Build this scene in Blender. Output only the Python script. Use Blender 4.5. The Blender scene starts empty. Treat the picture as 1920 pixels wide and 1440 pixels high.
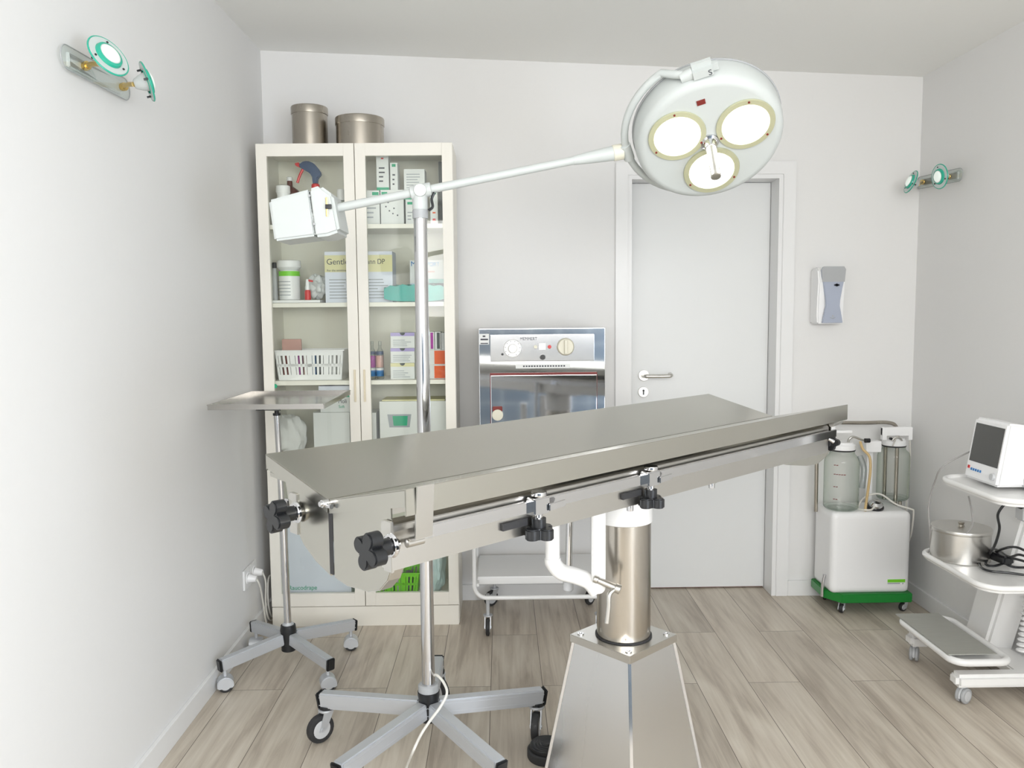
import bpy, bmesh, math, random
from mathutils import Vector, Matrix
random.seed(7)
R = math.radians
scene = bpy.context.scene
C = scene.collection

# ------------------------------------------------------------------ camera
F_PX, PITCH, YAW, ROLL, EYE = 1524.07, .0885, .0126, .0091, 1.3332
def cam_axes():
    cp, sp, cy, sy, cr, sr = math.cos(PITCH), math.sin(PITCH), math.cos(YAW), math.sin(YAW), math.cos(ROLL), math.sin(ROLL)
    fwd = Vector((sy*cp, cy*cp, -sp)); right = Vector((cy, -sy, 0)); down = fwd.cross(right)
    return cr*right+sr*down, -sr*right+cr*down, fwd
CR, CD, CF = cam_axes()
cam = bpy.data.cameras.new('camera'); cam.sensor_fit = 'HORIZONTAL'; cam.sensor_width = 36
cam.lens = F_PX/1920*36; cam.clip_start = .02; cam.clip_end = 60
camo = bpy.data.objects.new('camera', cam); C.objects.link(camo)
camo.matrix_world = Matrix(((CR.x, -CD.x, -CF.x, 0), (CR.y, -CD.y, -CF.y, 0), (CR.z, -CD.z, -CF.z, EYE), (0, 0, 0, 1)))
scene.camera = camo

# ------------------------------------------------------------------ world, daylight, exposure
scene.view_settings.view_transform = 'Standard'
scene.view_settings.look = 'None'
scene.view_settings.gamma = 1
scene.view_settings.use_curve_mapping = False
scene.view_settings.exposure = 0.05
w = bpy.data.worlds.new('overcast_sky'); scene.world = w; w.use_nodes = True
wb = w.node_tree.nodes['Background']; wb.inputs[0].default_value = (.86, .93, 1, 1); wb.inputs[1].default_value = 1.6
def area(name, loc, rot, sx, sy, power, col):
    l = bpy.data.lights.new(name, 'AREA'); l.shape = 'RECTANGLE'; l.size = sx; l.size_y = sy; l.energy = power; l.color = col
    o = bpy.data.objects.new(name, l); C.objects.link(o); o.location = loc; o.rotation_euler = rot
    return o
area('window_daylight', (.42, -1.665, 1.78), (R(86), 0, 0), 2.6, .98, 76, (1, .975, .945))
area('window_daylight', (1.85, -.85, .98), (0, R(84), 0), 1.3, 1.3, 64, (.78, .87, 1))

# ------------------------------------------------------------------ pixel helpers (metres in the room from a measured photo point)
def ray(px, py): return CR*((px-960)/F_PX) + CD*((py-720)/F_PX) + CF
O0 = Vector((0, 0, EYE))
def PY(px, py, Y): v = ray(px, py); return O0 + v*(Y/v.y)
def PZ(px, py, Z=0): v = ray(px, py); return O0 + v*((Z-EYE)/v.z)
def PX(px, py, X): v = ray(px, py); return O0 + v*(X/v.x)

# ------------------------------------------------------------------ materials
def mat(name, col, rough=.5, metal=0, emit=None, es=0, spec=.5, trans=0, coat=0):
    m = bpy.data.materials.new(name); m.use_nodes = True
    b = m.node_tree.nodes['Principled BSDF']
    b.inputs['Base Color'].default_value = (*col, 1); b.inputs['Roughness'].default_value = rough
    b.inputs['Metallic'].default_value = metal; b.inputs['Specular IOR Level'].default_value = spec
    b.inputs['Transmission Weight'].default_value = trans; b.inputs['Coat Weight'].default_value = coat
    if emit: b.inputs['Emission Color'].default_value = (*emit, 1); b.inputs['Emission Strength'].default_value = es
    return m
def noisy(m, scale, amount, bump=0, stretch=(1, 1, 1), rough_var=0, detail=4, col2=None):
    nt = m.node_tree; b = nt.nodes['Principled BSDF']; N = nt.nodes.new; L = nt.links.new
    tc = N('ShaderNodeTexCoord'); mp = N('ShaderNodeMapping'); mp.inputs['Scale'].default_value = stretch
    n = N('ShaderNodeTexNoise'); n.inputs['Scale'].default_value = scale; n.inputs['Detail'].default_value = detail
    L(tc.outputs['Object'], mp.inputs[0]); L(mp.outputs[0], n.inputs['Vector'])
    base = b.inputs['Base Color'].default_value[:]
    r = N('ShaderNodeMix'); r.data_type = 'RGBA'
    r.inputs[6].default_value = base
    r.inputs[7].default_value = (*col2, 1) if col2 else tuple([c*(1-amount) for c in base[:3]])+(1,)
    L(n.outputs['Fac'], r.inputs[0]); L(r.outputs[2], b.inputs['Base Color'])
    if rough_var:
        mr = N('ShaderNodeMapRange'); br = b.inputs['Roughness'].default_value
        mr.inputs[3].default_value = max(0, br-rough_var); mr.inputs[4].default_value = br+rough_var
        L(n.outputs['Fac'], mr.inputs[0]); L(mr.outputs[0], b.inputs['Roughness'])
    if bump:
        bp = N('ShaderNodeBump'); bp.inputs['Strength'].default_value = bump; bp.inputs['Distance'].default_value = .002
        L(n.outputs['Fac'], bp.inputs['Height']); L(bp.outputs[0], b.inputs['Normal'])
    return m
def glass(name, tint, edge, refl=.12):
    m = bpy.data.materials.new(name); m.use_nodes = True; nt = m.node_tree; nt.nodes.clear(); N = nt.nodes.new; L = nt.links.new
    out = N('ShaderNodeOutputMaterial'); mx = N('ShaderNodeMixShader'); tr = N('ShaderNodeBsdfTransparent'); gl = N('ShaderNodeBsdfGlossy')
    gl.inputs['Roughness'].default_value = .02; lw = N('ShaderNodeLayerWeight'); lw.inputs[0].default_value = .35
    cm = N('ShaderNodeMix'); cm.data_type = 'RGBA'; cm.inputs[6].default_value = (*tint, 1); cm.inputs[7].default_value = (*edge, 1)
    L(lw.outputs['Facing'], cm.inputs[0]); L(cm.outputs[2], tr.inputs[0])
    fr = N('ShaderNodeMath'); fr.operation = 'POWER'; fr.inputs[1].default_value = 4.0; lw2 = N('ShaderNodeLayerWeight'); lw2.inputs[0].default_value = .5; L(lw2.outputs['Facing'], fr.inputs[0])
    ad = N('ShaderNodeMath'); ad.operation = 'MULTIPLY_ADD'; ad.inputs[1].default_value = .9; ad.inputs[2].default_value = .03
    L(fr.outputs[0], ad.inputs[0]); L(ad.outputs[0], mx.inputs[0]); L(tr.outputs[0], mx.inputs[1]); L(gl.outputs[0], mx.inputs[2]); L(mx.outputs[0], out.inputs[0])
    return m
M = {}
M['wall'] = noisy(mat('white_wall_paint', (.81, .805, .795), .75, spec=.2), 60, .015, .04)
M['ceil'] = noisy(mat('white_ceiling_paint', (.93, .93, .905), .8, spec=.2), 60, .015, .03)
M['trim'] = noisy(mat('white_gloss_paint', (.83, .83, .825), .35), 20, .01)
M['door'] = noisy(mat('white_door_laminate', (.79, .80, .795), .4), 14, .015)
M['cab'] = noisy(mat('cream_white_laminate', (.90, .87, .79), .45), 12, .02)
M['cabin'] = mat('cream_interior_laminate', (.84, .82, .72), .6)
M['wpl'] = noisy(mat('white_plastic', (.93, .93, .93), .35), 8, .01)
M['wen'] = noisy(mat('white_enamel', (.88, .875, .86), .28, coat=.3), 8, .01)
M['creampl'] = noisy(mat('aged_cream_plastic', (.78, .75, .62), .4), 8, .03)
M['lampw'] = noisy(mat('lamp_white_enamel', (.58, .61, .595), .35), 8, .01)
M['black'] = noisy(mat('black_plastic', (.015, .016, .018), .32), 30, .2)
M['rubber'] = noisy(mat('black_rubber', (.03, .03, .032), .6), 30, .2)
M['greypl'] = noisy(mat('grey_plastic', (.42, .43, .44), .4), 10, .05)
M['lgrey'] = noisy(mat('light_grey_plastic', (.6, .61, .62), .4), 10, .05)
M['alu'] = noisy(mat('satin_aluminium', (.62, .64, .67), .42, .55), 6, .05, stretch=(1, 1, 1), rough_var=.05)
M['chrome'] = noisy(mat('chrome', (.68, .68, .69), .10, 1), 4, .05)
M['steel'] = noisy(mat('brushed_stainless_steel', (.66, .645, .61), .30, 1), 3.5, .10, stretch=(1, 1, 1), rough_var=.05, detail=6)
M['steeltop'] = noisy(mat('brushed_table_steel', (.55, .538, .485), .24, 1), 3, .07, rough_var=.05, detail=5)
M['traysteel'] = noisy(mat('dull_tray_steel', (.44, .425, .40), .22, 1), 3, .07, rough_var=.05)
M['steelw'] = noisy(mat('worn_steel_column', (.60, .56, .50), .22, 1), 9, .35, rough_var=.1, stretch=(1, 1, .35), detail=8)
M['steelp'] = noisy(mat('pedestal_sheet_steel', (.74, .74, .735), .28, 1), 4, .08, rough_var=.06, stretch=(1, 1, .15))
M['mirror'] = noisy(mat('polished_sheet_steel', (.66, .67, .69), .06, 1), 3, .12, rough_var=.02)
M['panelsteel'] = noisy(mat('brushed_panel_steel', (.41, .41, .41), .17, 1), 3, .2, rough_var=.05)
M['drum'] = noisy(mat('brushed_drum_steel', (.50, .46, .40), .27, 1), 5, .2, rough_var=.06, stretch=(1, 1, .3))
M['glassdoor'] = glass('cabinet_glass', (.985, .995, .98), (.93, .965, .94), .1)
M['glassjar'] = glass('jar_glass', (.985, .99, .98), (.62, .70, .62), .3)
M['glassplate'] = glass('clear_glass_plate', (.98, .99, .985), (.90, .95, .93), .3)
M['bottleclear'] = glass('clear_plastic', (.9, .92, .92), (.5, .55, .55), .3)
M['gedge'] = mat('green_glass_edge', (.03, .42, .29), .15)
M['gedge2'] = mat('frosted_glass_ring', (.74, .80, .78), .3, trans=.3)
M['gold'] = mat('brass', (.75, .55, .22), .25, 1)
M['green'] = noisy(mat('green_lacquer', (.012, .23, .035), .3), 8, .05)
M['lime'] = noisy(mat('lime_plastic', (.22, .72, .03), .4), 8, .05)
M['teal'] = noisy(mat('teal_foil', (.01, .42, .36), .3), 14, .35)
M['red'] = mat('red_plastic', (.65, .03, .03), .35)
M['dred'] = mat('dark_red_rubber', (.2, .02, .015), .5)
M['navy'] = mat('navy_plastic', (.04, .075, .16), .4)
M['brown'] = mat('brown_bottle', (.11, .022, .012), .2)
M['card'] = noisy(mat('white_card', (.80, .81, .80), .6), 6, .02)
M['cardblue'] = mat('pale_blue_card', (.55, .68, .80), .6)
M['cardgrey'] = mat('pale_lavender_card', (.74, .77, .86), .6)
M['cardyel'] = mat('pale_yellow_card', (.76, .72, .42), .6)
M['cardgreen'] = mat('green_print', (.02, .38, .20), .6)
M['bluprint'] = mat('blue_print', (.03, .2, .5), .6)
M['ink'] = mat('dark_print', (.06, .065, .08), .6)
M['inkg'] = mat('grey_print', (.38, .40, .43), .6)
M['violet'] = mat('violet_print', (.45, .38, .68), .6)
M['purple'] = mat('purple_print', (.42, .05, .36), .6)
M['orange'] = mat('orange_card', (.85, .13, .02), .55)
M['dcard'] = mat('charcoal_card', (.10, .11, .11), .6)
M['pink'] = noisy(mat('pink_pouch', (.72, .42, .36), .5), 20, .3)
M['bag'] = noisy(mat('white_plastic_bag', (.75, .77, .76), .3), 25, .25, .3)
M['cotton'] = noisy(mat('cotton_wool', (.84, .84, .83), .9), 40, .08, .5)
M['bluebag'] = noisy(mat('pale_blue_drape', (.42, .66, .68), .5), 18, 0, .3, col2=(.82, .86, .84))
M['screen'] = mat('dark_screen', (.075, .075, .07), .18)
M['felt'] = noisy(mat('grey_board_mat', (.42, .42, .38), .7), 8, .2, stretch=(1.5, 18, 1))
M['tan'] = mat('tan_rubber_tube', (.62, .45, .22), .4)
M['ivory'] = mat('ivory_cable', (.78, .76, .70), .4)
M['greycable'] = mat('grey_cable', (.35, .34, .33), .5)
M['disp'] = noisy(mat('blue_grey_window_plastic', (.42, .46, .56), .25), 5, .06)
M['wood'] = mat('pale_wood_handle', (.74, .66, .50), .5)
M['bulb'] = mat('halogen_bulb', (.6, .72, .66), .2, emit=(1, .98, .93), es=.35)
M['orlamp'] = mat('lit_lamp_glass', (1, 1, 1), .3, emit=(1, 1, .97), es=9)
M['lampring'] = noisy(mat('champagne_lamp_ring', (.62, .62, .42), .3, .4), 5, .1)

def floor_mat():
    m = bpy.data.materials.new('grey_oak_planks'); m.use_nodes = True; nt = m.node_tree; N = nt.nodes.new; L = nt.links.new
    b = nt.nodes['Principled BSDF']; tc = N('ShaderNodeTexCoord')
    mp = N('ShaderNodeMapping'); mp.inputs['Rotation'].default_value = (0, 0, R(90)); mp.inputs['Location'].default_value = (.3, .05, 0)
    L(tc.outputs['Object'], mp.inputs[0])
    br = N('ShaderNodeTexBrick'); br.inputs['Scale'].default_value = 1; br.inputs['Brick Width'].default_value = 1.25; br.inputs['Row Height'].default_value = .185
    br.inputs['Mortar Size'].default_value = .0012; br.inputs['Mortar Smooth'].default_value = .3; br.offset = .37; br.offset_frequency = 2
    br.inputs['Color1'].default_value = (.0, .0, .0, 1); br.inputs['Color2'].default_value = (1, 1, 1, 1); br.inputs['Mortar'].default_value = (.5, .5, .5, 1)
    L(mp.outputs[0], br.inputs['Vector'])
    gm = N('ShaderNodeMapping'); gm.inputs['Scale'].default_value = (38, 1.8, 1); L(tc.outputs['Object'], gm.inputs[0])
    ofs = N('ShaderNodeVectorMath'); ofs.operation = 'MULTIPLY_ADD'; ofs.inputs[1].default_value = (13, 7, 5); L(br.outputs['Color'], ofs.inputs[0]); L(gm.outputs[0], ofs.inputs[2])
    n = N('ShaderNodeTexNoise'); n.inputs['Scale'].default_value = 1; n.inputs['Detail'].default_value = 9; n.inputs['Roughness'].default_value = .62; n.inputs['Distortion'].default_value = .8
    L(ofs.outputs[0], n.inputs['Vector'])
    g2 = N('ShaderNodeMapping'); g2.inputs['Scale'].default_value = (5, .9, 1); L(tc.outputs['Object'], g2.inputs[0])
    o2 = N('ShaderNodeVectorMath'); o2.operation = 'MULTIPLY_ADD'; o2.inputs[1].default_value = (3, 9, 2); L(br.outputs['Color'], o2.inputs[0]); L(g2.outputs[0], o2.inputs[2])
    n2 = N('ShaderNodeTexNoise'); n2.inputs['Scale'].default_value = 1.3; n2.inputs['Detail'].default_value = 5; n2.inputs['Distortion'].default_value = 1.5; L(o2.outputs[0], n2.inputs['Vector'])
    av = N('ShaderNodeMath'); av.operation = 'ADD'; L(n.outputs['Fac'], av.inputs[0]); L(n2.outputs['Fac'], av.inputs[1])
    cr = N('ShaderNodeValToRGB'); e = cr.color_ramp.elements
    e[0].position = .37; e[0].color = (.40, .34, .275, 1); e[1].position = .64; e[1].color = (.66, .60, .51, 1)
    x = e.new(.5); x.color = (.56, .495, .41, 1)
    hf = N('ShaderNodeMath'); hf.operation = 'MULTIPLY'; hf.inputs[1].default_value = .5; L(av.outputs[0], hf.inputs[0]); L(hf.outputs[0], cr.inputs[0])
    tone = N('ShaderNodeMapRange'); tone.inputs[3].default_value = .92; tone.inputs[4].default_value = 1.06; L(br.outputs['Color'], tone.inputs[0])
    ml = N('ShaderNodeVectorMath'); ml.operation = 'SCALE'; L(cr.outputs[0], ml.inputs[0]); L(tone.outputs[0], ml.inputs[3])
    mo = N('ShaderNodeMix'); mo.data_type = 'RGBA'; mo.inputs[7].default_value = (.10, .08, .06, 1); L(br.outputs['Fac'], mo.inputs[0]); L(ml.outputs[0], mo.inputs[6])
    L(mo.outputs[2], b.inputs['Base Color']); b.inputs['Roughness'].default_value = .42
    bp = N('ShaderNodeBump'); bp.inputs['Strength'].default_value = .12; bp.inputs['Distance'].default_value = .001; L(n.outputs['Fac'], bp.inputs['Height']); L(bp.outputs[0], b.inputs['Normal'])
    return m
M['floor'] = floor_mat()
def tile_mat():
    m = bpy.data.materials.new('slate_wall_tiles'); m.use_nodes = True; nt = m.node_tree; N = nt.nodes.new; L = nt.links.new
    b = nt.nodes['Principled BSDF']; tc = N('ShaderNodeTexCoord'); mp = N('ShaderNodeMapping'); mp.inputs['Rotation'].default_value = (R(90), 0, 0); L(tc.outputs['Object'], mp.inputs[0])
    br = N('ShaderNodeTexBrick'); br.inputs['Scale'].default_value = 1; br.inputs['Brick Width'].default_value = .3; br.inputs['Row Height'].default_value = .2; br.inputs['Mortar Size'].default_value = .006; br.offset = 0
    br.inputs['Color1'].default_value = (.10, .13, .16, 1); br.inputs['Color2'].default_value = (.13, .16, .19, 1); br.inputs['Mortar'].default_value = (.4, .42, .43, 1)
    L(mp.outputs[0], br.inputs['Vector']); L(br.outputs['Color'], b.inputs['Base Color']); b.inputs['Roughness'].default_value = .3
    return m
M['tile'] = tile_mat()

# ------------------------------------------------------------------ mesh building
class MB:
    def __init__(s): s.bm = bmesh.new(); s.mi = 0
    def _f(s, vs, smooth=False):
        try: f = s.bm.faces.new(vs)
        except ValueError: return None
        f.material_index = s.mi; f.smooth = smooth; return f
    def box(s, lo, hi, bev=0, seg=2, mtx=None):
        t = bmesh.new(); bmesh.ops.create_cube(t, size=1)
        for v in t.verts:
            v.co = Vector([(lo[i]+hi[i])/2 + v.co[i]*(hi[i]-lo[i]) for i in range(3)])
        if bev > 0:
            bmesh.ops.bevel(t, geom=t.edges[:], offset=min(bev, .49*min(abs(hi[i]-lo[i]) for i in range(3))), segments=seg, affect='EDGES', profile=.6)
        s.join(t, mtx, smooth=bev > 0); return s
    def join(s, t, mtx=None, smooth=None):
        if mtx is not None: bmesh.ops.transform(t, matrix=mtx, verts=t.verts)
        t.verts.ensure_lookup_table(); t.verts.index_update()
        nv = [s.bm.verts.new(v.co) for v in t.verts]
        for f in t.faces: s._f([nv[v.index] for v in f.verts], f.smooth if smooth is None else smooth)
        t.free()
    def ring(s, c, u, v, r, n): return [s.bm.verts.new(c + u*(r*math.cos(2*math.pi*i/n)) + v*(r*math.sin(2*math.pi*i/n))) for i in range(n)]
    def rings(s, rs, cap=True, smooth=True):
        for a, b in zip(rs, rs[1:]):
            n = len(a)
            for i in range(n): s._f([a[i], a[(i+1) % n], b[(i+1) % n], b[i]], smooth)
        if cap:
            s._f(list(reversed(rs[0]))); s._f(rs[-1])
    def cyl(s, p0, p1, r0, r1=None, n=24, bev=0):
        p0, p1 = Vector(p0), Vector(p1); r1 = r0 if r1 is None else r1; d = (p1-p0); L = d.length; d.normalize()
        if bev: pr = [(0, r0-bev), (bev*.3, r0-bev*.3), (bev, r0), (L-bev, r1), (L-bev*.3, r1-bev*.3), (L, r1-bev)]
        else: pr = [(0, r0), (L, r1)]
        return s.lathe(p0, d, pr, n)
    def lathe(s, p, axis, prof, n=28, cap=True):
        p = Vector(p); d = Vector(axis).normalized(); u = d.orthogonal().normalized(); v = d.cross(u)
        s.rings([s.ring(p+d*h, u, v, max(r, 1e-4), n) for h, r in prof], cap); return s
    def tube(s, pts, r, n=10, closed=False, smoothpath=True, res=8, flat=None):
        P = [Vector(p) for p in pts]
        if smoothpath and len(P) > 2:
            Q = []; N = len(P)
            rng = range(N if closed else N-1)
            for i in rng:
                if closed: a, b, c, d = P[(i-1) % N], P[i], P[(i+1) % N], P[(i+2) % N]
                else: a, b, c, d = P[max(i-1, 0)], P[i], P[i+1], P[min(i+2, N-1)]
                for k in range(res):
                    t = k/res; Q.append(.5*((2*b)+(c-a)*t+(2*a-5*b+4*c-d)*t*t+(3*b-a-3*c+d)*t**3))
            if not closed: Q.append(P[-1])
            P = Q
        rs = []; u = None
        for i, p in enumerate(P):
            a = P[(i-1) % len(P)] if (closed or i > 0) else P[0]; b = P[(i+1) % len(P)] if (closed or i < len(P)-1) else P[-1]
            d = (b-a).normalized()
            if u is None: u = d.orthogonal().normalized()
            else: u = (u - d*u.dot(d)).normalized()
            v = d.cross(u); rs.append(s.ring(p, u, v, r, n))
        if closed: rs.append(rs[0])
        s.rings(rs, cap=not closed); return s
    def prism(s, poly, fr, t0, t1, bev=0, smooth=False):
        # poly in frame (o, u, v, w): o + x*u + y*v, extruded from t0 to t1 along w
        o, u, v, wv = [Vector(q) for q in fr]
        t = bmesh.new()
        a = [t.verts.new(o+u*x+v*y+wv*t0) for x, y in poly]; b = [t.verts.new(o+u*x+v*y+wv*t1) for x, y in poly]
        n = len(poly); t.faces.new(list(reversed(a))); t.faces.new(b)
        for i in range(n): t.faces.new([a[i], a[(i+1) % n], b[(i+1) % n], b[i]])
        bmesh.ops.recalc_face_normals(t, faces=t.faces[:])
        if bev: bmesh.ops.bevel(t, geom=[e for e in t.edges if e.calc_face_angle(0) > .5], offset=bev, segments=2, affect='EDGES')
        s.join(t, None, smooth or bev > 0); return s
    def beam(s, p0, p1, wd, ht, up=(0, 0, 1), bev=0):
        p0, p1 = Vector(p0), Vector(p1); d = (p1-p0); L = d.length; d.normalize(); up = Vector(up); sd = d.cross(up).normalized(); up = sd.cross(d)
        return s.prism([(-wd/2, -ht/2), (wd/2, -ht/2), (wd/2, ht/2), (-wd/2, ht/2)], (p0, sd, up, d), 0, L, bev)
    def blob(s, c, r, seed=0, amp=.18, sc=(1, 1, 1), sub=3, freq=9):
        t = bmesh.new(); bmesh.ops.create_icosphere(t, subdivisions=sub, radius=1)
        rd = random.Random(seed); ph = [rd.uniform(0, 6) for _ in range(6)]
        for v in t.verts:
            k = 1+amp*(math.sin(v.co.x*freq*.6+ph[0]+2*math.sin(v.co.z*3+ph[3]))*math.sin(v.co.y*freq*.5+ph[1])+.5*math.sin(v.co.z*freq+ph[2]+3*v.co.x)+.3*math.sin(v.co.x*17+v.co.y*13+ph[4]))
            v.co = Vector(c)+Vector([v.co[i]*r*sc[i]*k for i in range(3)])
        for f in t.faces: f.smooth = True
        s.join(t, None, True); return s
WM = {}
def part(name, mb, mats, parent=None, local=False, label=None, kind=None):
    bm = mb.bm
    if parent is not None and not local: bmesh.ops.transform(bm, matrix=WM[parent.name].inverted(), verts=bm.verts)
    bmesh.ops.recalc_face_normals(bm, faces=bm.faces[:])
    me = bpy.data.meshes.new(name); bm.to_mesh(me); bm.free()
    for m in (mats if isinstance(mats, (list, tuple)) else [mats]): me.materials.append(M[m] if isinstance(m, str) else m)
    o = bpy.data.objects.new(name, me); C.objects.link(o)
    if parent is not None: o.parent = parent; WM[o.name] = WM[parent.name]
    else: WM[o.name] = Matrix.Identity(4)
    if label: o['label'] = label
    if kind: o['kind'] = kind
    me.set_sharp_from_angle(angle=R(38))
    wn = o.modifiers.new('flat_faces', 'WEIGHTED_NORMAL'); wn.keep_sharp = True; wn.weight = 80
    return o
def thing(name, label, cat, loc=(0, 0, 0), rz=0, group=None):
    o = bpy.data.objects.new(name, None); C.objects.link(o); o.location = loc; o.rotation_euler = (0, 0, rz); o.empty_display_size = .05
    o['label'] = label; o['category'] = cat
    if group: o['group'] = group
    WM[o.name] = Matrix.Translation(loc) @ Matrix.Rotation(rz, 4, 'Z'); return o
def tag(o, label, cat, group=None, kind=None):
    o['label'] = label; o['category'] = cat
    if group: o['group'] = group
    if kind: o['kind'] = kind
    # move the origin to the base of the mesh
    me = o.data; xs = [v.co for v in me.vertices]
    b = Vector((sum(v.x for v in xs)/len(xs), sum(v.y for v in xs)/len(xs), min(v.z for v in xs)))
    me.transform(Matrix.Translation(-b)); o.location = b; WM[o.name] = Matrix.Translation(b)
    return o
def struct(name, mb, m):
    o = part(name, mb, m); o['kind'] = 'structure'; return o
def text(name, s, size, origin, u, v, m, parent, squeeze=1, label=None):
    """flat lettering, left-bottom corner at origin, running along u with up v (world)"""
    cu = bpy.data.curves.new('lettering', 'FONT'); cu.body = s; cu.size = size; cu.extrude = .0002
    to = bpy.data.objects.new('lettering', cu); C.objects.link(to)
    dg = bpy.context.evaluated_depsgraph_get(); me = bpy.data.meshes.new_from_object(to.evaluated_get(dg))
    bpy.data.objects.remove(to)
    u = Vector(u).normalized(); v = Vector(v).normalized(); w_ = u.cross(v); o3 = Vector(origin)
    mt = Matrix(((u.x*squeeze, v.x, w_.x, o3.x), (u.y*squeeze, v.y, w_.y, o3.y), (u.z*squeeze, v.z, w_.z, o3.z), (0, 0, 0, 1)))
    me.transform(WM[parent.name].inverted() @ mt); me.name = name; me.materials.clear(); me.materials.append(M[m])
    o = bpy.data.objects.new(name, me); C.objects.link(o); o.parent = parent; WM[o.name] = WM[parent.name]
    if label: o['label'] = label
    return o
def V(*a): return Vector(a)

# ================================================================== ROOM
XL, XR, YB, YR = -1.042, 1.8835, 3.688, -1.7
HL, HR = 2.483, 2.355
def hz(x): return HL+(HR-HL)*(x-XL)/(XR-XL)
struct('floor', MB().box((XL-.1, YR-.1, -.05), (XR+.1, YB+.3, 0)), 'floor')
mb = MB(); mb.prism([(XL-.1, hz(XL-.1)), (XR+.1, hz(XR+.1)), (XR+.1, hz(XR+.1)+.08), (XL-.1, hz(XL-.1)+.08)], ((0, 0, 0), (1, 0, 0), (0, 0, 1), (0, 1, 0)), YR-.1, YB+.3)
struct('ceiling', mb, 'ceil')
# left wall with a window opening behind the camera's left side
mb = MB()
mb.box((XL-.1, YR, 0), (XL, YB+.3, HL+.04))
struct('wall_left', mb, 'wall')
mb = MB()
mb.box((XR, -.15, 0), (XR+.1, YB+.3, HR+.05)); mb.box((XR, YR, 0), (XR+.1, -1.55, HR+.05)); mb.box((XR, -1.55, 0), (XR+.1, -.15, .28)); mb.box((XR, -1.55, 2.22), (XR+.1, -.15, HR+.05))
struct('wall_right', mb, 'wall')
mb = MB()
mb.box((XR+.02, -1.55, .28), (XR+.08, -.15, .34)); mb.box((XR+.02, -1.55, 2.16), (XR+.08, -.15, 2.22))
for y in (-1.55, -.88, -.21): mb.box((XR+.021, y, .28), (XR+.079, y+.06, 2.22))
w2_ = struct('window_2', mb, 'trim')
part('pane', MB().box((XR+.047, -1.49, .34), (XR+.053, -.21, 2.16)), 'glassplate', w2_)
# back wall with the door opening
DX0, DX1, DZ = .572, 1.268, 1.935
mb = MB(); T = .16
mb.prism([(XL, 0), (DX0, 0), (DX0, DZ), (DX1, DZ), (DX1, 0), (XR, 0), (XR, hz(XR)+.02), (XL, hz(XL)+.02)], ((0, YB, 0), (1, 0, 0), (0, 0, 1), (0, 1, 0)), 0, T)
struct('wall_back', mb, 'wall')
# rear wall behind the camera, with a wide window
WX0, WX1, WZ0, WZ1 = -.92, 1.76, 1.28, 2.30
mb = MB()
mb.box((XL, YR-.1, 0), (XR, YR, WZ0)); mb.box((XL, YR-.1, WZ1), (XR, YR, HL)); mb.box((XL, YR-.1, WZ0), (WX0, YR, WZ1)); mb.box((WX1, YR-.1, WZ0), (XR, YR, WZ1))
struct('wall_rear', mb, 'wall')
struct('trim_1', MB().box((XL+.014, YR, .0), (XR-.014, YR+.012, WZ0-.02)), 'tile')
wf = MB(); t_ = .06
wf.box((WX0, YR-.09, WZ0), (WX1, YR-.02, WZ0+t_)); wf.box((WX0, YR-.09, WZ1-t_), (WX1, YR-.02, WZ1))
for x in (WX0, WX0+.87, WX0+1.75, WX1-t_): wf.box((x, YR-.088, WZ0), (x+t_, YR-.022, WZ1))
wo = struct('window_1', wf, 'trim')
part('pane', MB().box((WX0+t_, YR-.058, WZ0+t_), (WX1-t_, YR-.052, WZ1-t_)), 'glassplate', wo)
# baseboards
BH = .073
for nm, lo, hi in (('baseboard_left', (XL, YR, 0), (XL+.014, YB, BH)), ('baseboard_right', (XR-.014, YR, 0), (XR, YB, BH))):
    mb = MB(); mb.box(lo, hi, .003); struct(nm, mb, 'trim')
mb = MB(); mb.box((XL+.014, YB-.014, 0), (DX0-.056, YB, BH), .003); mb.box((DX1+.056, YB-.014, 0), (XR-.014, YB, BH), .003); struct('baseboard_back', mb, 'trim')
# door: lining, casing, leaf
mb = MB(); cw = .056
mb.prism([(DX0-cw, 0), (DX0, 0), (DX0, DZ), (DX1, DZ), (DX1, 0), (DX1+cw, 0), (DX1+cw, DZ+cw), (DX0-cw, DZ+cw)], ((0, YB, 0), (1, 0, 0), (0, 0, 1), (0, 1, 0)), -.014, .0, .002)
struct('trim_2', mb, 'trim')
mb = MB(); mb.prism([(DX0, 0), (DX0+.018, 0), (DX0+.018, DZ-.018), (DX1-.018, DZ-.018), (DX1-.018, 0), (DX1, 0), (DX1, DZ), (DX0, DZ)], ((0, YB, 0), (1, 0, 0), (0, 0, 1), (0, 1, 0)), -.006, T-.03)
struct('trim_3', mb, 'trim')
struct('trim_4', MB().box((DX0, YB+T-.035, 0), (DX1, YB+T+.02, .006)), 'dred')
LY = YB+.105
leaf = struct('door_1', MB().box((DX0+.02, LY, .008), (DX1-.02, LY+.04, DZ-.02), .002), 'door')
hp = PY(1207, 704, LY); kp = PY(1206, 735, LY)
mb = MB(); mb.cyl(hp, hp+V(0, -.009, 0), .026, bev=.002); mb.tube([hp, hp+V(0, -.045, 0), hp+V(.015, -.055, 0), hp+V(.10, -.055, 0), hp+V(.118, -.05, .002), hp+V(.122, -.03, .004), hp+V(.122, -.012, .006)], .009, 12)
part('door_handle', mb, 'steel', leaf)
mb = MB(); mb.cyl(kp, kp+V(0, -.009, 0), .025, bev=.002); ro = part('key_rosette', mb, 'steel', leaf)
mb = MB(); mb.prism([(-.003, -.012), (.003, -.012), (.003, .003), (.005, .006), (.004, .011), (0, .013), (-.004, .011), (-.005, .006), (-.003, .003)], (kp, (1, 0, 0), (0, 0, 1), (0, 1, 0)), -.0102, -.0085); part('keyhole', mb, 'black', ro)

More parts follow.
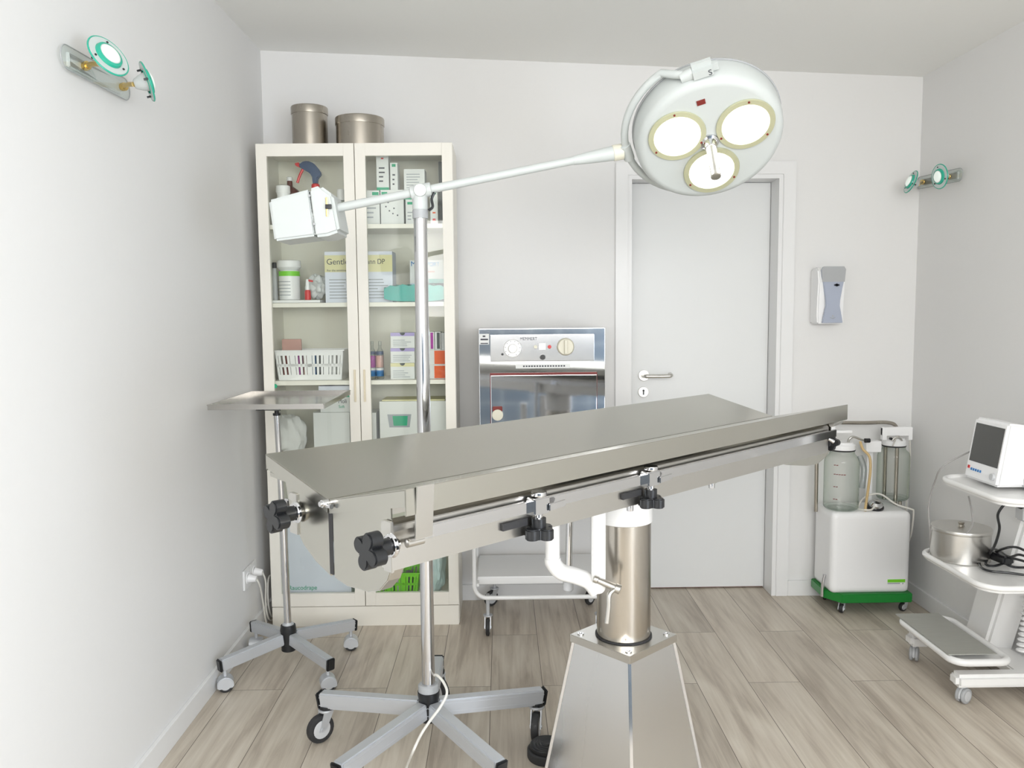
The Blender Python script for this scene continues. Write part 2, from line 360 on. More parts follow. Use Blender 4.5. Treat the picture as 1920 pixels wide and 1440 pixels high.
# ================================================================== generic builders
def castor(root, p, r, ang, wid=.02, kind='twin', top=None):
    """swivel castor touching the floor at p; ang = heading of the fork"""
    x, y = p[0], p[1]; c, s_ = math.cos(ang), math.sin(ang); ax = V(-s_, c, 0); fw = V(c, s_, 0)
    top = top or 2*r+.02; ctr = V(x, y, r)
    mb = MB()
    if kind == 'fork':
        for sg in (-1, 1):
            mb.prism([(-.012, -.004), (.012, -.004), (r*.9, r*1.15), (r*.2, r*1.3)], (ctr, fw, V(0, 0, 1), ax), sg*(wid/2+.002), sg*(wid/2+.005))
        mb.cyl(ctr+fw*r*.5+V(0, 0, r*1.12), ctr+fw*r*.5+V(0, 0, r*1.3), r*.55, bev=.002, n=16)
        mb.cyl(ctr+fw*r*.5+V(0, 0, r*1.3), V(x, y, top)+fw*r*.5, .008, n=10)
        mb.cyl(ctr-ax*(wid/2+.007), ctr+ax*(wid/2+.007), .006, n=10)
        h = part('castor', mb, 'alu', root)
    else:
        hw_ = wid*1.15 if kind == 'chromed' else wid*.25
        mb.prism([(r*math.cos(a)*1.06, r*math.sin(a)*1.08) for a in [R(q) for q in range(-25, 206, 15)]] , (ctr, fw, V(0, 0, 1), ax), -hw_, hw_, .003)
        mb.cyl(ctr+V(0, 0, r*.9), V(x, y, top), .007, n=10)
        h = part('castor', mb, 'alu' if kind == 'chromed' else ('lgrey' if kind == 'twin' else 'rubber'), root)
    mb = MB()
    if kind == 'fork': spans = [(-wid/2, wid/2)]
    else: spans = [(-wid, -wid*.2), (wid*.2, wid)]
    for a, b in spans:
        mb.mi = 0; mb.lathe(ctr+ax*a, ax, [(0, r*.8), (.002, r*.96), ((b-a)*.3, r), ((b-a)*.7, r), (b-a-.002, r*.96), (b-a, r*.8)], 24)
        mb.mi = 1
        mb.lathe(ctr+ax*(a-.0015), ax, [(0, r*.55), (.002, r*.68), (b-a+.001, r*.68), (b-a+.003, r*.55)], 20)
    part('wheel', mb, ['greypl', 'lgrey'] if kind == 'twin' else ['rubber', 'lgrey'], h)
    return h
def star_knob(p, axis, rad, h, lobes=4, up=None, phase=0):
    """lobed black hand knob; p = face towards the machine, axis = pointing away from it"""
    mb = MB(); d = Vector(axis).normalized(); u = Vector(up) if up else d.orthogonal(); u = (u-d*u.dot(d)).normalized(); v = d.cross(u)
    poly = []
    for i in range(48):
        a = 2*math.pi*i/48; k = .5+.5*math.cos(lobes*a+phase); rr = rad*(.52+.48*k**.42); poly.append((rr*math.cos(a), rr*math.sin(a)))
    mb.prism(poly, (Vector(p)+d*h*.45, u, v, d), 0, h*.55, .0025)
    mb.cyl(p, Vector(p)+d*h*.6, rad*.42, n=20)
    return mb
def drum(name, label, c, r, h, lid=False, m='drum'):
    t = thing(name, label, 'container', c)
    mb = MB(); mb.lathe(c, (0, 0, 1), [(0, r-.003), (.003, r), (h-.002, r), (h, r-.0015)], 64)
    part('body', mb, m, t)
    mb = MB(); mb.lathe(Vector(c)+V(0, 0, h-.012 if lid else h-.03), (0, 0, 1), [(0, r+.0015), (.002, r+.003), (.028 if not lid else .010, r+.003), (.032 if not lid else .0135, r+.001), (.033 if not lid else .0145, r-.004)], 64)
    ld = part('lid', mb, m, t)
    return t, ld

# ================================================================== GLASS-DOOR CABINET
CX0, CX1, CYF, CYB = -.9915, -.1915, 3.384, 3.668
cab = thing('storage_cabinet', 'tall cream white cabinet with two glass doors in the back left corner', 'cabinet', ((CX0+CX1)/2, (CYF+CYB)/2, 0))
mb = MB()
mb.box((CX0, CYF+.02, 0), (CX0+.018, CYB, 2.02), .001); mb.box((CX1-.018, CYF+.02, 0), (CX1, CYB, 2.02), .001)
mb.box((CX0+.018, CYF+.022, 2.0), (CX1-.018, CYB, 2.018)); mb.box((CX0+.018, CYF+.03, 0), (CX1-.018, CYF+.045, .085))
part('carcass', mb, 'cab', cab)
part('back_panel', MB().box((CX0+.018, CYB-.006, .08), (CX1-.018, CYB, 2.0)), 'cabin', cab)
part('plinth', MB().box((CX0+.002, CYF, 0), (CX1-.002, CYF+.018, .085), .001), 'cab', cab)
SH = [.108, .72, 1.052, 1.378, 1.700]
for z in SH: part('shelf', MB().box((CX0+.0185, CYF+.028, z-.018), (CX1-.0185, CYB-.008, z), .001), 'cab', cab)
xm = (CX0+CX1)/2
for x0, x1, hx in ((CX0+.001, xm-.0015, xm-.020), (xm+.0015, CX1-.001, xm+.020)):
    z0, z1, s_, = .088, 2.022, .043
    mb = MB()
    mb.box((x0, CYF, z0), (x0+s_, CYF+.019, z1), .0015); mb.box((x1-s_, CYF, z0), (x1, CYF+.019, z1), .0015)
    mb.box((x0+s_, CYF+.0003, z1-.05), (x1-s_, CYF+.0187, z1)); mb.box((x0+s_, CYF+.0003, z0), (x1-s_, CYF+.0187, z0+.055))
    d = part('door', mb, 'cab', cab)
    part('glass_pane', MB().box((x0+s_-.004, CYF+.008, z0+.05), (x1-s_+.004, CYF+.012, z1-.046)), 'glassdoor', d)
    part('handle', MB().box((hx-.004, CYF-.007, .965), (hx+.004, CYF, 1.10), .002), 'wood', d)
# --- contents. Item helper: pixel rectangle (left, right, top) on a shelf z, front at depth Y
def xr(px0, px1, py, Y): return PY(px0, py, Y).x, PY(px1, py, Y).x
def zt(px, py, Y): return PY(px, py, Y).z
def carton(name, label, px0, px1, pyt, z0, Y, dep, m='card', prints=(), cat='box', group=None, pyb=None):
    """cardboard box; prints = list of (material, fx0, fx1, fz0, fz1) printed patches on the front"""
    x0, x1 = xr(px0, px1, pyt, Y); z1 = zt(px0, pyt, Y)
    t = thing(name, label, cat, ((x0+x1)/2, Y+dep/2, z0), 0, group)
    part('box_body', MB().box((x0, Y, z0), (x1, Y+dep, z1), .001), m, t)
    done = {}
    for q in prints: done.setdefault(q[0], []).append(q[1:])
    for mm, rs in done.items():
        mb = MB()
        for a, b, c, d in rs: mb.box((x0+(x1-x0)*a, Y-.0006, z0+(z1-z0)*c), (x0+(x1-x0)*b, Y-.0001, z0+(z1-z0)*d))
        part('printed_panel', mb, mm, t)
    return t, x0, x1, z1
lines = lambda a, b, z0, z1, n, m='inkg', seed=1: [(m, a, a+(b-a)*random.Random(seed*31+i).uniform(.55, 1), z0+(z1-z0)*i/n, z0+(z1-z0)*(i+.32)/n) for i in range(n)]
def bottle(name, label, px0, px1, pyt, z0, Y, m, cap='wpl', neck=.35, caph=.15, band=None, cat='bottle'):
    x0, x1 = xr(px0, px1, pyt, Y); z1 = zt(px0, pyt, Y); r = (x1-x0)/2; H = z1-z0; c = V((x0+x1)/2, Y+r, z0)
    t = thing(name, label, cat, c)
    mb = MB(); mb.lathe(c, (0, 0, 1), [(0, r*.9), (.004, r), (H*.66, r), (H*.74, r*.85), (H*.82, r*neck*1.1), (H*(1-caph), r*neck)], 28); part('body', mb, m, t)
    mb = MB(); mb.lathe(c+V(0, 0, H*(1-caph)), (0, 0, 1), [(0, r*neck*1.15), (H*caph*.9, r*neck*1.12), (H*caph, r*neck*.9)], 20); part('cap', mb, cap, t)
    if band:
        mb = MB(); mb.lathe(c+V(0, 0, H*band[1]), (0, 0, 1), [(0, r+.0008), (H*(band[2]-band[1]), r+.0008)], 28, cap=False); part('printed_label', mb, band[0], t)
    return t
# top shelf, left door
Z = SH[4]+.0005
bottle('pill_bottle', 'small white capped bottle at the left end of the top shelf', 514, 540, 346, Z, 3.45, 'wpl', neck=.9, caph=.18)
bottle('medicine_bottle', 'brown bottle with a white cap behind the small white bottle', 519, 557, 329, Z, 3.52, 'brown', neck=.26, caph=.08)
bottle('dropper_bottle', 'slim frosted white bottle near the middle post on the top shelf', 629, 645, 354, Z, 3.50, 'bottleclear', neck=.8, caph=.3)
sp = thing('spray_bottle', 'spray bottle with navy trigger head and red nozzle on the top shelf', 'bottle', PY(592, 420, 3.50).xy.to_3d()+V(0, 0, Z))
bx = PY(592, 360, 3.50).x; zs = lambda py: zt(592, py, 3.50)
mb = MB(); mb.lathe((bx, 3.50, Z), (0, 0, 1), [(0, .032), (.004, .036), (.11, .036), (.145, .02), (zs(352)-Z, .012)], 28); part('body', mb, 'wpl', sp)
mb = MB(); mb.lathe((bx, 3.50, zs(353)), (0, 0, 1), [(0, .017), (.014, .017), (.018, .013)], 20); part('collar', mb, 'red', sp)
fr = (V(bx, 3.50, zs(330)), V(1, 0, 0), V(0, 0, 1), V(0, 1, 0))
mb = MB(); mb.prism([(-.010, -.035), (.010, -.035), (.012, -.01), (.026, .0), (.028, .010), (.016, .028), (-.004, .052), (-.030, .062), (-.050, .058), (-.066, .046), (-.064, .036), (-.040, .022), (-.022, .012), (-.012, -.005)], fr, -.012, .012, .004); part('trigger_head', mb, 'navy', sp)
mb = MB(); mb.prism([(-.062, .034), (-.080, .042), (-.084, .052), (-.066, .056)], fr, -.008, .008, .002); part('nozzle', mb, 'red', sp)
mb = MB(); mb.tube([fr[0]+V(-.048, 0, .034), fr[0]+V(-.060, 0, .012), fr[0]+V(-.068, 0, -.005), fr[0]+V(-.076, 0, -.028)], .006, 8); part('trigger', mb, 'red', sp)
# top shelf, right door
gp = 'white medicine cartons on the top shelf'
b1 = carton('medicine_box', 'wide white carton with green corner print, left of the top shelf row', 684, 711, 357, Z, 3.45, .12, prints=[('cardgreen', .5, .95, .86, .95)]+lines(.1, .9, .2, .6, 3), group=gp)
b2 = carton('medicine_box', 'white carton with scattered dark specks in the top shelf row', 713, 756, 356, Z, 3.45, .12, prints=[('cardgreen', .05, .3, .86, .94)]+[('ink', a, a+.06, b, b+.04) for a, b in ((.2, .5), (.35, .38), (.5, .3), (.55, .45), (.3, .62), (.7, .25))], group=gp)
b3 = carton('medicine_box', 'narrow white carton just left of the lamp pole on the top shelf', 760, 778, 374, Z, 3.46, .10, prints=[('cardgreen', .2, .8, .8, .9)]+lines(.2, .85, .2, .6, 3), group=gp)
z1 = b1[3]+.0005
carton('medicine_box', 'tall upright white carton with green foot, stacked on the wide cartons', 705, 728, 292, z1, 3.46, .08, prints=[('cardgreen', 0, 1, 0, .09), ('red', .4, .6, .9, .94)]+lines(.2, .8, .25, .75, 4, 'ink'), group=gp)
carton('medicine_box', 'slim upright white carton stacked beside the tall green footed one', 731, 745, 305, z1, 3.46, .07, prints=[('cardgreen', .25, .75, .85, .95)]+lines(.3, .75, .2, .7, 3, 'ink'), group=gp)
carton('medicine_box', 'large white carton with a grey text block behind the lamp joint', 757, 796, 317, b3[3]+.0005, 3.47, .08, prints=[('cardgreen', 0, .6, 0, .05)]+lines(.12, .88, .2, .9, 8), group=gp)
carton('medicine_box', 'narrow white carton with red and green print right of the lamp pole', 806, 820, 352, Z, 3.45, .10, prints=[('cardgreen', .2, .8, .82, .95), ('red', .3, .7, .1, .16), ('orange', .3, .7, .3, .34)], group=gp)
carton('storage_box', 'charcoal box standing at the right end of the top shelf', 822, 840, 303, Z, 3.50, .13, m='dcard', cat='box')
# second shelf
Z = SH[3]+.0005
tr = part('instrument_tray', MB().box((xr(506, 600, 560, 3.43)[0], 3.43, Z), (xr(506, 600, 560, 3.43)[1], 3.60, Z+.012), .004), 'wpl'); tag(tr, 'shallow white tray under the jar on the second shelf', 'tray')
Zt = Z+.0125
jt = bottle('wipes_tub', 'white tub with a lime green band on the second shelf', 517, 556, 487, Zt, 3.46, 'wpl', neck=1, caph=.18, band=('lime', .60, .72))
x0, x1 = xr(517, 556, 520, 3.46)
mb = MB(); rr = (x1-x0)/2+.001
for i in range(5): mb.lathe(((x0+x1)/2, 3.46+(x1-x0)/2, Zt+.02+i*.014), (0, 0, 1), [(0, rr), (.003, rr)], 28, cap=False)
part('printed_lines', mb, 'inkg', jt)
bottle('gel_bottle', 'narrow grey bottle squeezed left of the white tub', 508, 518, 492, Zt, 3.50, 'lgrey', cap='black', neck=.7)
s2 = thing('spray_bottle', 'tiny red and white spray bottle beside the crumpled bag', 'bottle', (PY(576, 550, 3.45).x, 3.46, Zt))
c = V(PY(576, 550, 3.45).x, 3.46, Zt)
mb = MB(); mb.lathe(c, (0, 0, 1), [(0, .012), (.003, .013), (.035, .013), (.042, .009)], 20); part('body', mb, 'red', s2)
mb = MB(); mb.lathe(c+V(0, 0, .042), (0, 0, 1), [(0, .009), (.03, .008), (.045, .005)], 16); part('neck', mb, 'wpl', s2)
mb = MB(); mb.beam(c+V(-.004, 0, .083), c+V(.024, 0, .078), .008, .008, bev=.002); part('spray_head', mb, 'red', s2)
mb = MB(); mb.blob(PY(587, 530, 3.50)+V(.012, .02, 0), .045, 5, .16, (1, .8, 1.15), 4, 12)
o = part('plastic_bag', mb, 'bag'); tag(o, 'crumpled translucent white bag beside the small red spray', 'bag')
for v in o.data.vertices: v.co.z = max(v.co.z, 0)
o.location.z = Zt
g1 = carton('glove_box', 'pale grey box with a yellow lettered band spanning both doors on the second shelf', 608, 735, 472, Z, 3.45, .12, m='cardgrey', prints=[('cardyel', .0, 1, .60, .93)]+lines(.06, .40, .08, .50, 7, 'inkg', 3)+lines(.56, .94, .08, .50, 7, 'inkg', 4))
text('lettering', 'Gentle', .034, PY(612, 496, 3.449), (1, 0, 0), (0, 0, 1), 'ink', g1[0])
text('lettering', 'mann DP', .030, PY(679, 495, 3.449), (1, 0, 0), (0, 0, 1), 'ink', g1[0], .85)
text('lettering', 'For the sensitive', .012, PY(613, 509, 3.449), (1, 0, 0), (0, 0, 1), 'ink', g1[0])
g2 = carton('mask_box', 'pale blue and white box above the teal packet', 768, 838, 488, Z, 3.52, .10, m='card', prints=[('cardblue', 0, 1, 0, .45), ('teal', .5, 1, .25, .55)])
text('lettering', 'M', .030, PY(770, 499, 3.519), (1, 0, 0), (0, 0, 1), 'bluprint', g2[0])
text('lettering', 'PORT', .024, PY(800, 499, 3.519), (1, 0, 0), (0, 0, 1), 'bluprint', g2[0], .9)
text('lettering', 'sterile', .014, PY(800, 511, 3.519), (1, 0, 0), (0, 0, 1), 'red', g2[0])
x0, x1 = xr(722, 838, 550, 3.44); mb = MB(); t = bmesh.new(); bmesh.ops.create_cube(t, size=1); bmesh.ops.subdivide_edges(t, edges=t.edges[:], cuts=9, use_grid_fill=True)
for v in t.verts:
    e = 1-.35*abs(v.co.x*2)**4; v.co = V((x0+x1)/2+v.co.x*(x1-x0), 3.427+v.co.y*.038, Z+.036+v.co.z*.068*e + .004*math.sin(v.co.x*31+v.co.y*9)*(v.co.z > -.4))
for v in t.verts: v.co.z = max(v.co.z, Z)
mb.join(t, None, True); o = part('drape_packet', mb, 'teal'); tag(o, 'teal green foil packet lying on the second shelf', 'packet')
# third shelf
def basket(name, label, px0, px1, pyt, z0, Y, dep, m, n, cat='basket'):
    x0, x1 = xr(px0, px1, pyt, Y); z1 = zt(px0, pyt, Y); H = z1-z0; ins = .012
    t = thing(name, label, cat, ((x0+x1)/2, Y+dep/2, z0))
    mb = MB(); ft = .0025
    xa, xb = x0+ins, x1-ins
    mb.box((xa, Y+ins, z0), (xb, Y+dep-ins, z0+ft))
    for yy, sg in ((Y, 1), (Y+dep, -1)):
        # slotted wall: rows and slats
        def P(fx, fz): k = ins*(1-fz); return V(x0+k+(x1-x0-2*k)*fx, yy+sg*k, z0+H*fz)
        for a, b in ((0, .18), (.44, .54), (.82, 1)):
            q = [P(0, a), P(1, a), P(1, b), P(0, b)]; w_ = V(0, sg*ft, 0)
            vs = [mb.bm.verts.new(p) for p in q]+[mb.bm.verts.new(p+w_) for p in q]
            for f in ((0, 1, 2, 3), (7, 6, 5, 4), (0, 4, 5, 1), (3, 2, 6, 7), (0, 3, 7, 4), (1, 5, 6, 2)): mb._f([vs[i] for i in f])
        for i in range(n+1):
            wv = .55/n if i % 4 else 1.2/n; fx = i/n
            a, b = max(0, fx-wv/2), min(1, fx+wv/2)
            q = [P(a, .18), P(b, .18), P(b, .82), P(a, .82)]; w_ = V(0, sg*ft, 0)
            vs = [mb.bm.verts.new(p) for p in q]+[mb.bm.verts.new(p+w_) for p in q]
            for f in ((0, 1, 2, 3), (7, 6, 5, 4), (0, 4, 5, 1), (3, 2, 6, 7), (0, 3, 7, 4), (1, 5, 6, 2)): mb._f([vs[i] for i in f])
    for xx, sg in ((x0, 1), (x1, -1)):
        q = [V(xx+sg*ins, Y+ins, z0), V(xx+sg*ins, Y+dep-ins, z0), V(xx, Y+dep, z1), V(xx, Y, z1)]; w_ = V(sg*ft, 0, 0)
        vs = [mb.bm.verts.new(p) for p in q]+[mb.bm.verts.new(p+w_) for p in q]
        for f in ((0, 1, 2, 3), (7, 6, 5, 4), (0, 4, 5, 1), (3, 2, 6, 7), (0, 3, 7, 4), (1, 5, 6, 2)): mb._f([vs[i] for i in f])
    part('basket_body', mb, m, t)
    mb = MB(); r_ = .005
    mb.prism([(x0-r_, Y-r_), (x1+r_, Y-r_), (x1+r_, Y+dep+r_), (x0-r_, Y+dep+r_)], ((0, 0, z1), (1, 0, 0), (0, 1, 0), (0, 0, 1)), 0, .004)
    # open rim: four strips
    mb = MB(); mb.box((x0-r_, Y-r_, z1-.004), (x1+r_, Y+.002, z1)); mb.box((x0-r_, Y+dep-.002, z1-.004), (x1+r_, Y+dep+r_, z1)); mb.box((x0-r_, Y, z1-.004), (x0+.002, Y+dep, z1)); mb.box((x1-.002, Y, z1-.004), (x1+r_, Y+dep, z1))
    part('rim', mb, m, t)
    return x0, x1, z1
Z = SH[2]+.0005
bx0, bx1, bz1 = basket('plastic_basket', 'white slotted plastic basket on the third shelf', 514, 644, 657, Z, 3.44, .16, 'wpl', 16)
mb = MB(); mb.box((bx0+.016, 3.50, Z+.006), (bx0+.10, 3.515, bz1+.045), .006); o = part('pouch', mb, 'pink'); tag(o, 'salmon pink pouch sticking up out of the white basket', 'pouch')
cols = ['dred', 'pink', 'navy', 'greypl', 'bluprint', 'card', 'purple', 'dcard']; nm = ['dark red', 'pink', 'navy blue', 'grey', 'blue', 'white', 'purple', 'charcoal']
places = ['nearest the left end', 'second from the left end', 'left of the middle', 'just left of the middle', 'at the middle', 'just right of the middle', 'right of the middle', 'nearest the right end']
for i in range(8):
    xx = bx0+.03+i*(bx1-bx0-.06)/8
    mb = MB(); mb.box((xx, 3.462, Z+.006), (xx+.022, 3.485, bz1-.012), .002)
    o = part('suture_packet', mb, cols[(i*3) % 8]); tag(o, '%s packet inside the white slotted basket, %s' % (nm[(i*3) % 8], places[i]), 'packet', 'packets in the white basket')
for k, (a, b, lab) in enumerate(((690, 703, 'purple labelled bottle with blue foot left of the violet cartons'), (704, 718, 'purple and pink labelled bottle nearest the violet cartons'))):
    t = bottle('solution_bottle', lab, a, b, 640, Z, 3.46, 'bottleclear', cap='bottleclear', neck=.4, caph=.12)
    x0, x1 = xr(a, b, 680, 3.46); r_ = (x1-x0)/2; c = V((x0+x1)/2, 3.46+r_, Z)
    for m_, h0, h1 in (('bluprint', .012, .038), ('card', .038, .048), ('purple', .05, .10) if k == 0 else ('pink', .05, .10), ('navy', .104, .118)):
        mb = MB(); mb.lathe(c+V(0, 0, h0), (0, 0, 1), [(0, r_+.0008), (h1-h0, r_+.0008)], 20, cap=False); part('printed_band', mb, m_, t)
def notch_box(lab, px0, px1, pyt, z0, m='card', top='violet'):
    t, x0, x1, z1 = carton('suture_box', lab, px0, px1, pyt, z0, 3.45, .10, m=m, prints=[(top, 0, 1, .78, 1)]+lines(.1, .9, .12, .62, 4, 'inkg', pyt), group='stack of violet edged suture boxes')
    mb = MB(); xc = (x0+x1)/2; mb.prism([(.011*math.cos(a), .011*math.sin(a)) for a in [math.pi+math.pi*i/8 for i in range(9)]], (V(xc, 3.45, z1-.0002), V(1, 0, 0), V(0, 0, 1), V(0, 1, 0)), -.0012, -.0007); part('thumb_notch', mb, 'dcard', t)
    return z1
za = notch_box('cream topped carton at the bottom of the violet stack', 732, 777, 681, Z, top='cardyel')
zb = notch_box('violet topped carton in the middle of its stack', 732, 777, 653, za+.0004)
zc = notch_box('violet topped carton on top of its stack', 732, 777, 624, zb+.0004)
t, _, _, z1 = carton('suture_box', 'orange fronted carton lying lowest beside the right door frame', 804, 838, 684, Z, 3.46, .10, prints=[('orange', .3, 1, .04, .92)], group='orange fronted cartons')
t, _, _, z2 = carton('suture_box', 'orange fronted carton stacked second beside the right door frame', 804, 838, 656, z1+.0004, 3.46, .10, prints=[('orange', .3, 1, .04, .94)], group='orange fronted cartons')
carton('suture_box', 'white carton with a purple stripe on top of the orange ones', 804, 814, 622, z2+.0004, 3.46, .10, prints=[('purple', .3, .8, .05, .95)])
carton('suture_box', 'white carton with a black stripe on top of the orange ones', 815, 826, 622, z2+.0004, 3.46, .10, prints=[('dcard', .35, .85, .05, .95)])
carton('suture_box', 'plain grey carton on top of the orange ones by the door frame', 827, 838, 624, z2+.0004, 3.46, .10, m='lgrey')
# fourth shelf
Z = SH[1]+.0005
t, _, _, z1 = carton('carton', 'large plain white box on the fourth shelf left of the middle posts', 587, 655, 774, Z, 3.44, .17, prints=lines(.1, .3, .4, .9, 2, 'card'))
t, x0, x1, z2 = carton('carton', 'white box with green and dark lettering stacked on the plain box', 600, 655, 738, z1+.0004, 3.45, .15, prints=[('cardgreen', .62, 1, .80, .97)])
text('lettering', 'Moli', .026, PY(634, 756, 3.449), (1, 0, 0), (0, 0, 1), 'ink', t, .8); text('lettering', 'Soft', .018, PY(635, 765, 3.449), (1, 0, 0), (0, 0, 1), 'cardgreen', t, .9)
carton('carton', 'flat lavender box just under the third shelf', 597, 655, 724, z2+.0004, 3.45, .15, m='cardgrey')
mb = MB(); cp = PY(546, 812, 3.48); mb.blob(cp+V(0, 0, -.055), .062, 9, .10, (1.05, .9, 1.5), 4, 10); o = part('cotton_wool_bag', mb, 'cotton'); tag(o, 'clear bag of white cotton wool on the fourth shelf', 'bag')
for v in o.data.vertices: v.co.z = max(v.co.z, .005)
o.location.z = Z-.005
carton('carton', 'narrow white carton behind the right door post on the fourth shelf', 684, 705, 774, Z, 3.47, .14)
t, x0, x1, z1 = carton('carton', 'big white carton with a green window label on the fourth shelf', 711, 838, 753, Z, 3.46, .16)
for m_, (a, b, c_, d_), k in (('inkg', (728, 770, 777, 801), 0), ('cardgreen', (736, 765, 780, 798), 1)):
    p0, p1 = PY(a, c_, 3.46), PY(b, d_, 3.46); mb = MB(); mb.prism([(p0.x-.004*(1-k), p0.z), (p1.x+.004*(1-k), p0.z), (p1.x-.004, p1.z), (p0.x+.004, p1.z)], ((0, 3.46, 0), (1, 0, 0), (0, 0, 1), (0, 1, 0)), -.0008-k*.0006, -.0002-k*.0006)
    part('printed_label', mb, m_, t)
mb = MB(); mb.box((x0+.01, 3.47, z1+.0004), (x1-.01, 3.61, z1+.006)); o = part('document_folder', mb, 'cardyel'); tag(o, 'thin beige folder lying on the carton with the green label', 'folder')
# bottom shelf
Z = SH[0]+.0005
t, x0, x1, z1 = carton('carton', 'big pale lavender carton with green lettering at the cabinet bottom left', 538, 655, 960, Z, 3.44, .18, m='cardgrey', prints=[('red', .1, .2, .955, .985)])
text('lettering', 'Raucodrape', .027, PY(541, 1106, 3.439), (1, 0, 0), (0, 0, 1), 'cardgreen', t, .95)
gx0, gx1, gz1 = basket('plastic_basket', 'lime green slotted basket at the bottom of the cabinet', 697, 786, 1075, Z, 3.44, .15, 'lime', 12)
for i, cc in enumerate(('card', 'bluprint', 'card', 'dcard')):
    xx = gx0+.018+i*(gx1-gx0-.04)/4
    mb = MB(); mb.box((xx, 3.465, Z+.006), (xx+.03, 3.50, gz1-.006), .003); o = part('syringe_packet', mb, cc)
    tag(o, ['white', 'blue', 'white', 'black'][i]+' packet in the lime green basket, '+['nearest the middle post', 'second from the middle post', 'third from the middle post', 'nearest the lamp pole'][i], 'packet', 'packets in the lime basket')
mb = MB(); mb.blob(PY(816, 1085, 3.50), .075, 3, .13, (.62, .8, 1.5), 4, 8); o = part('drape_bag', mb, 'bluebag'); tag(o, 'bag of pale blue drapes right of the lime basket', 'bag')
for v in o.data.vertices: v.co.z = max(v.co.z, .02)
o.location.z = Z-.02
mb = MB(); mb.blob(V(PY(742, 1050, 3.55).x, 3.630, PY(742, 1050, 3.55).z-.04), .05, 4, .12, (1.4, .45, 1.3), 4, 8); o = part('drape_bag', mb, 'bluebag'); tag(o, 'bag of pale blue drapes rising behind the lime basket', 'bag')
for v in o.data.vertices: v.co.z = max(v.co.z, .01)
o.location.z = Z-.01
st = MB(); sp_ = PY(516, 724, CYF+.007); st.cyl(sp_, sp_+V(0, -.0008, 0), .009, n=20); part('sticker', st, 'cardgreen', cab, label='round green sticker')
# steel drums on top
TZ = 2.0225
for px0, px1, pt, lb in ((547, 613, 205, 'tall narrow brushed steel drum on top of the cabinet'), (630, 719, 226, 'wide low brushed steel drum on top of the cabinet')):
    Yc = 3.53; x0, x1 = xr(px0, px1, pt, Yc); r = (x1-x0)/2; z1 = zt(px0, pt, Yc-.0)
    drum('steel_drum', lb, ((x0+x1)/2, Yc, TZ-.0), r, z1-TZ+.004)

# ================================================================== STERILISER ON ITS TROLLEY
SY = 3.32; SX0, SX1 = PY(897, 617, SY).x, PY(1135, 617, SY).x; SZ1 = PY(897, 616, SY).z; SZ0 = .58
ster = thing('hot_air_steriliser', 'polished steel steriliser cabinet with dials standing against the back wall', 'steriliser', ((SX0+SX1)/2, SY+.17, SZ0))
part('housing', MB().box((SX0, SY, SZ0), (SX1, SY+.33, SZ1), .004), 'mirror', ster)
p0, p1 = PY(919, 628, SY), PY(1114, 676, SY)
pan = part('control_panel', MB().box((p0.x, SY-.010, p1.z), (p1.x, SY-.0005, p0.z), .002), 'panelsteel', ster)
def onp(px, py, off=.010): q = PY(px, py, SY); return V(q.x, SY-off, q.z)
mb = MB(); c = onp(961, 653); mb.cyl(c, c+V(0, -.010, 0), .037, .035, 40); part('dial', mb, 'wpl', pan)
mb = MB(); mb.cyl(c+V(0, -.010, 0), c+V(0, -.024, 0), .018, .016, 28, bev=.001); part('dial_knob', mb, 'steel', pan)
mb = MB()
for i in range(10):
    a = R(-60+i*33); q = c+V(.030*math.cos(a), -.0103, .030*math.sin(a)); mb.box(q-V(.0012, .0004, .0012), q+V(.0012, .0004, .0012))
part('dial_marks', mb, 'ink', pan)
mb = MB(); c = onp(1060, 650); mb.lathe(c, (0, -1, 0), [(0, .036), (.012, .034), (.016, .03)], 36); part('timer_dial', mb, 'creampl', pan)
mb = MB(); mb.box(c+V(-.006, -.030, -.028), c+V(.006, -.014, .028), .003); part('timer_grip', mb, 'creampl', pan)
mb = MB(); mb.box(onp(1010, 656, .013), onp(1023, 643, .009)+V(0, .0, 0), .001); part('rocker_switch', mb, 'wpl', pan)
for q, m_, r_, n_ in (((1030, 650), 'red', .0075, 'pilot_lamp'), ((1004, 650), 'creampl', .0075, 'pilot_lamp'), ((1017, 669), 'black', .011, 'push_button'), ((942, 664), 'black', .005, 'screw')):
    mb = MB(); c = onp(*q); mb.cyl(c, c+V(0, -.006 if n_ != 'push_button' else -.02, 0), r_, bev=.001, n=18); part(n_, mb, m_, pan)
text('lettering', 'MEMMERT', .018, onp(975, 638, .0105), (1, 0, 0), (0, 0, 1), 'ink', pan, .85)
mb = MB(); q0, q1 = onp(967, 691, .0), onp(1069, 682, 0); mb.box((q0.x, SY-.0015, q0.z), (q1.x, SY-.0002, q1.z)); rp = part('rating_plate', mb, 'card', ster)
mb = MB()
for i in range(16): mb.box((q0.x+.03+i*.011, SY-.0022, q0.z+.006), (q0.x+.037+i*.011, SY-.0016, q0.z+.012))
part('printed_marks', mb, 'ink', rp)
d0, d1 = PY(920, 703, SY), PY(1118, 703, SY)
part('door_seal', MB().box((d0.x-.003, SY-.007, SZ0+.03), (d1.x+.003, SY-.0005, d0.z+.008)), 'dred', ster)
dr = part('door', MB().box((d0.x, SY-.022, SZ0+.025), (d1.x, SY-.007, d0.z), .003), 'mirror', ster)
c = onp(933, 776, .022); mb = MB(); mb.cyl(c, c+V(0, -.022, 0), .021, .023, 28, bev=.003); part('door_knob', mb, 'creampl', dr)
mb = MB(); mb.beam(c+V(0, -.006, .012), c+V(0, -.006, .034), .040, .008, up=(0, 1, 0), bev=.002); part('latch', mb, 'dred', dr)
mb = MB(); mb.box(onp(899, 646, .001), onp(917, 626, .0002)); st = part('sticker', mb, 'card', ster, label='small white sticker with black marks')
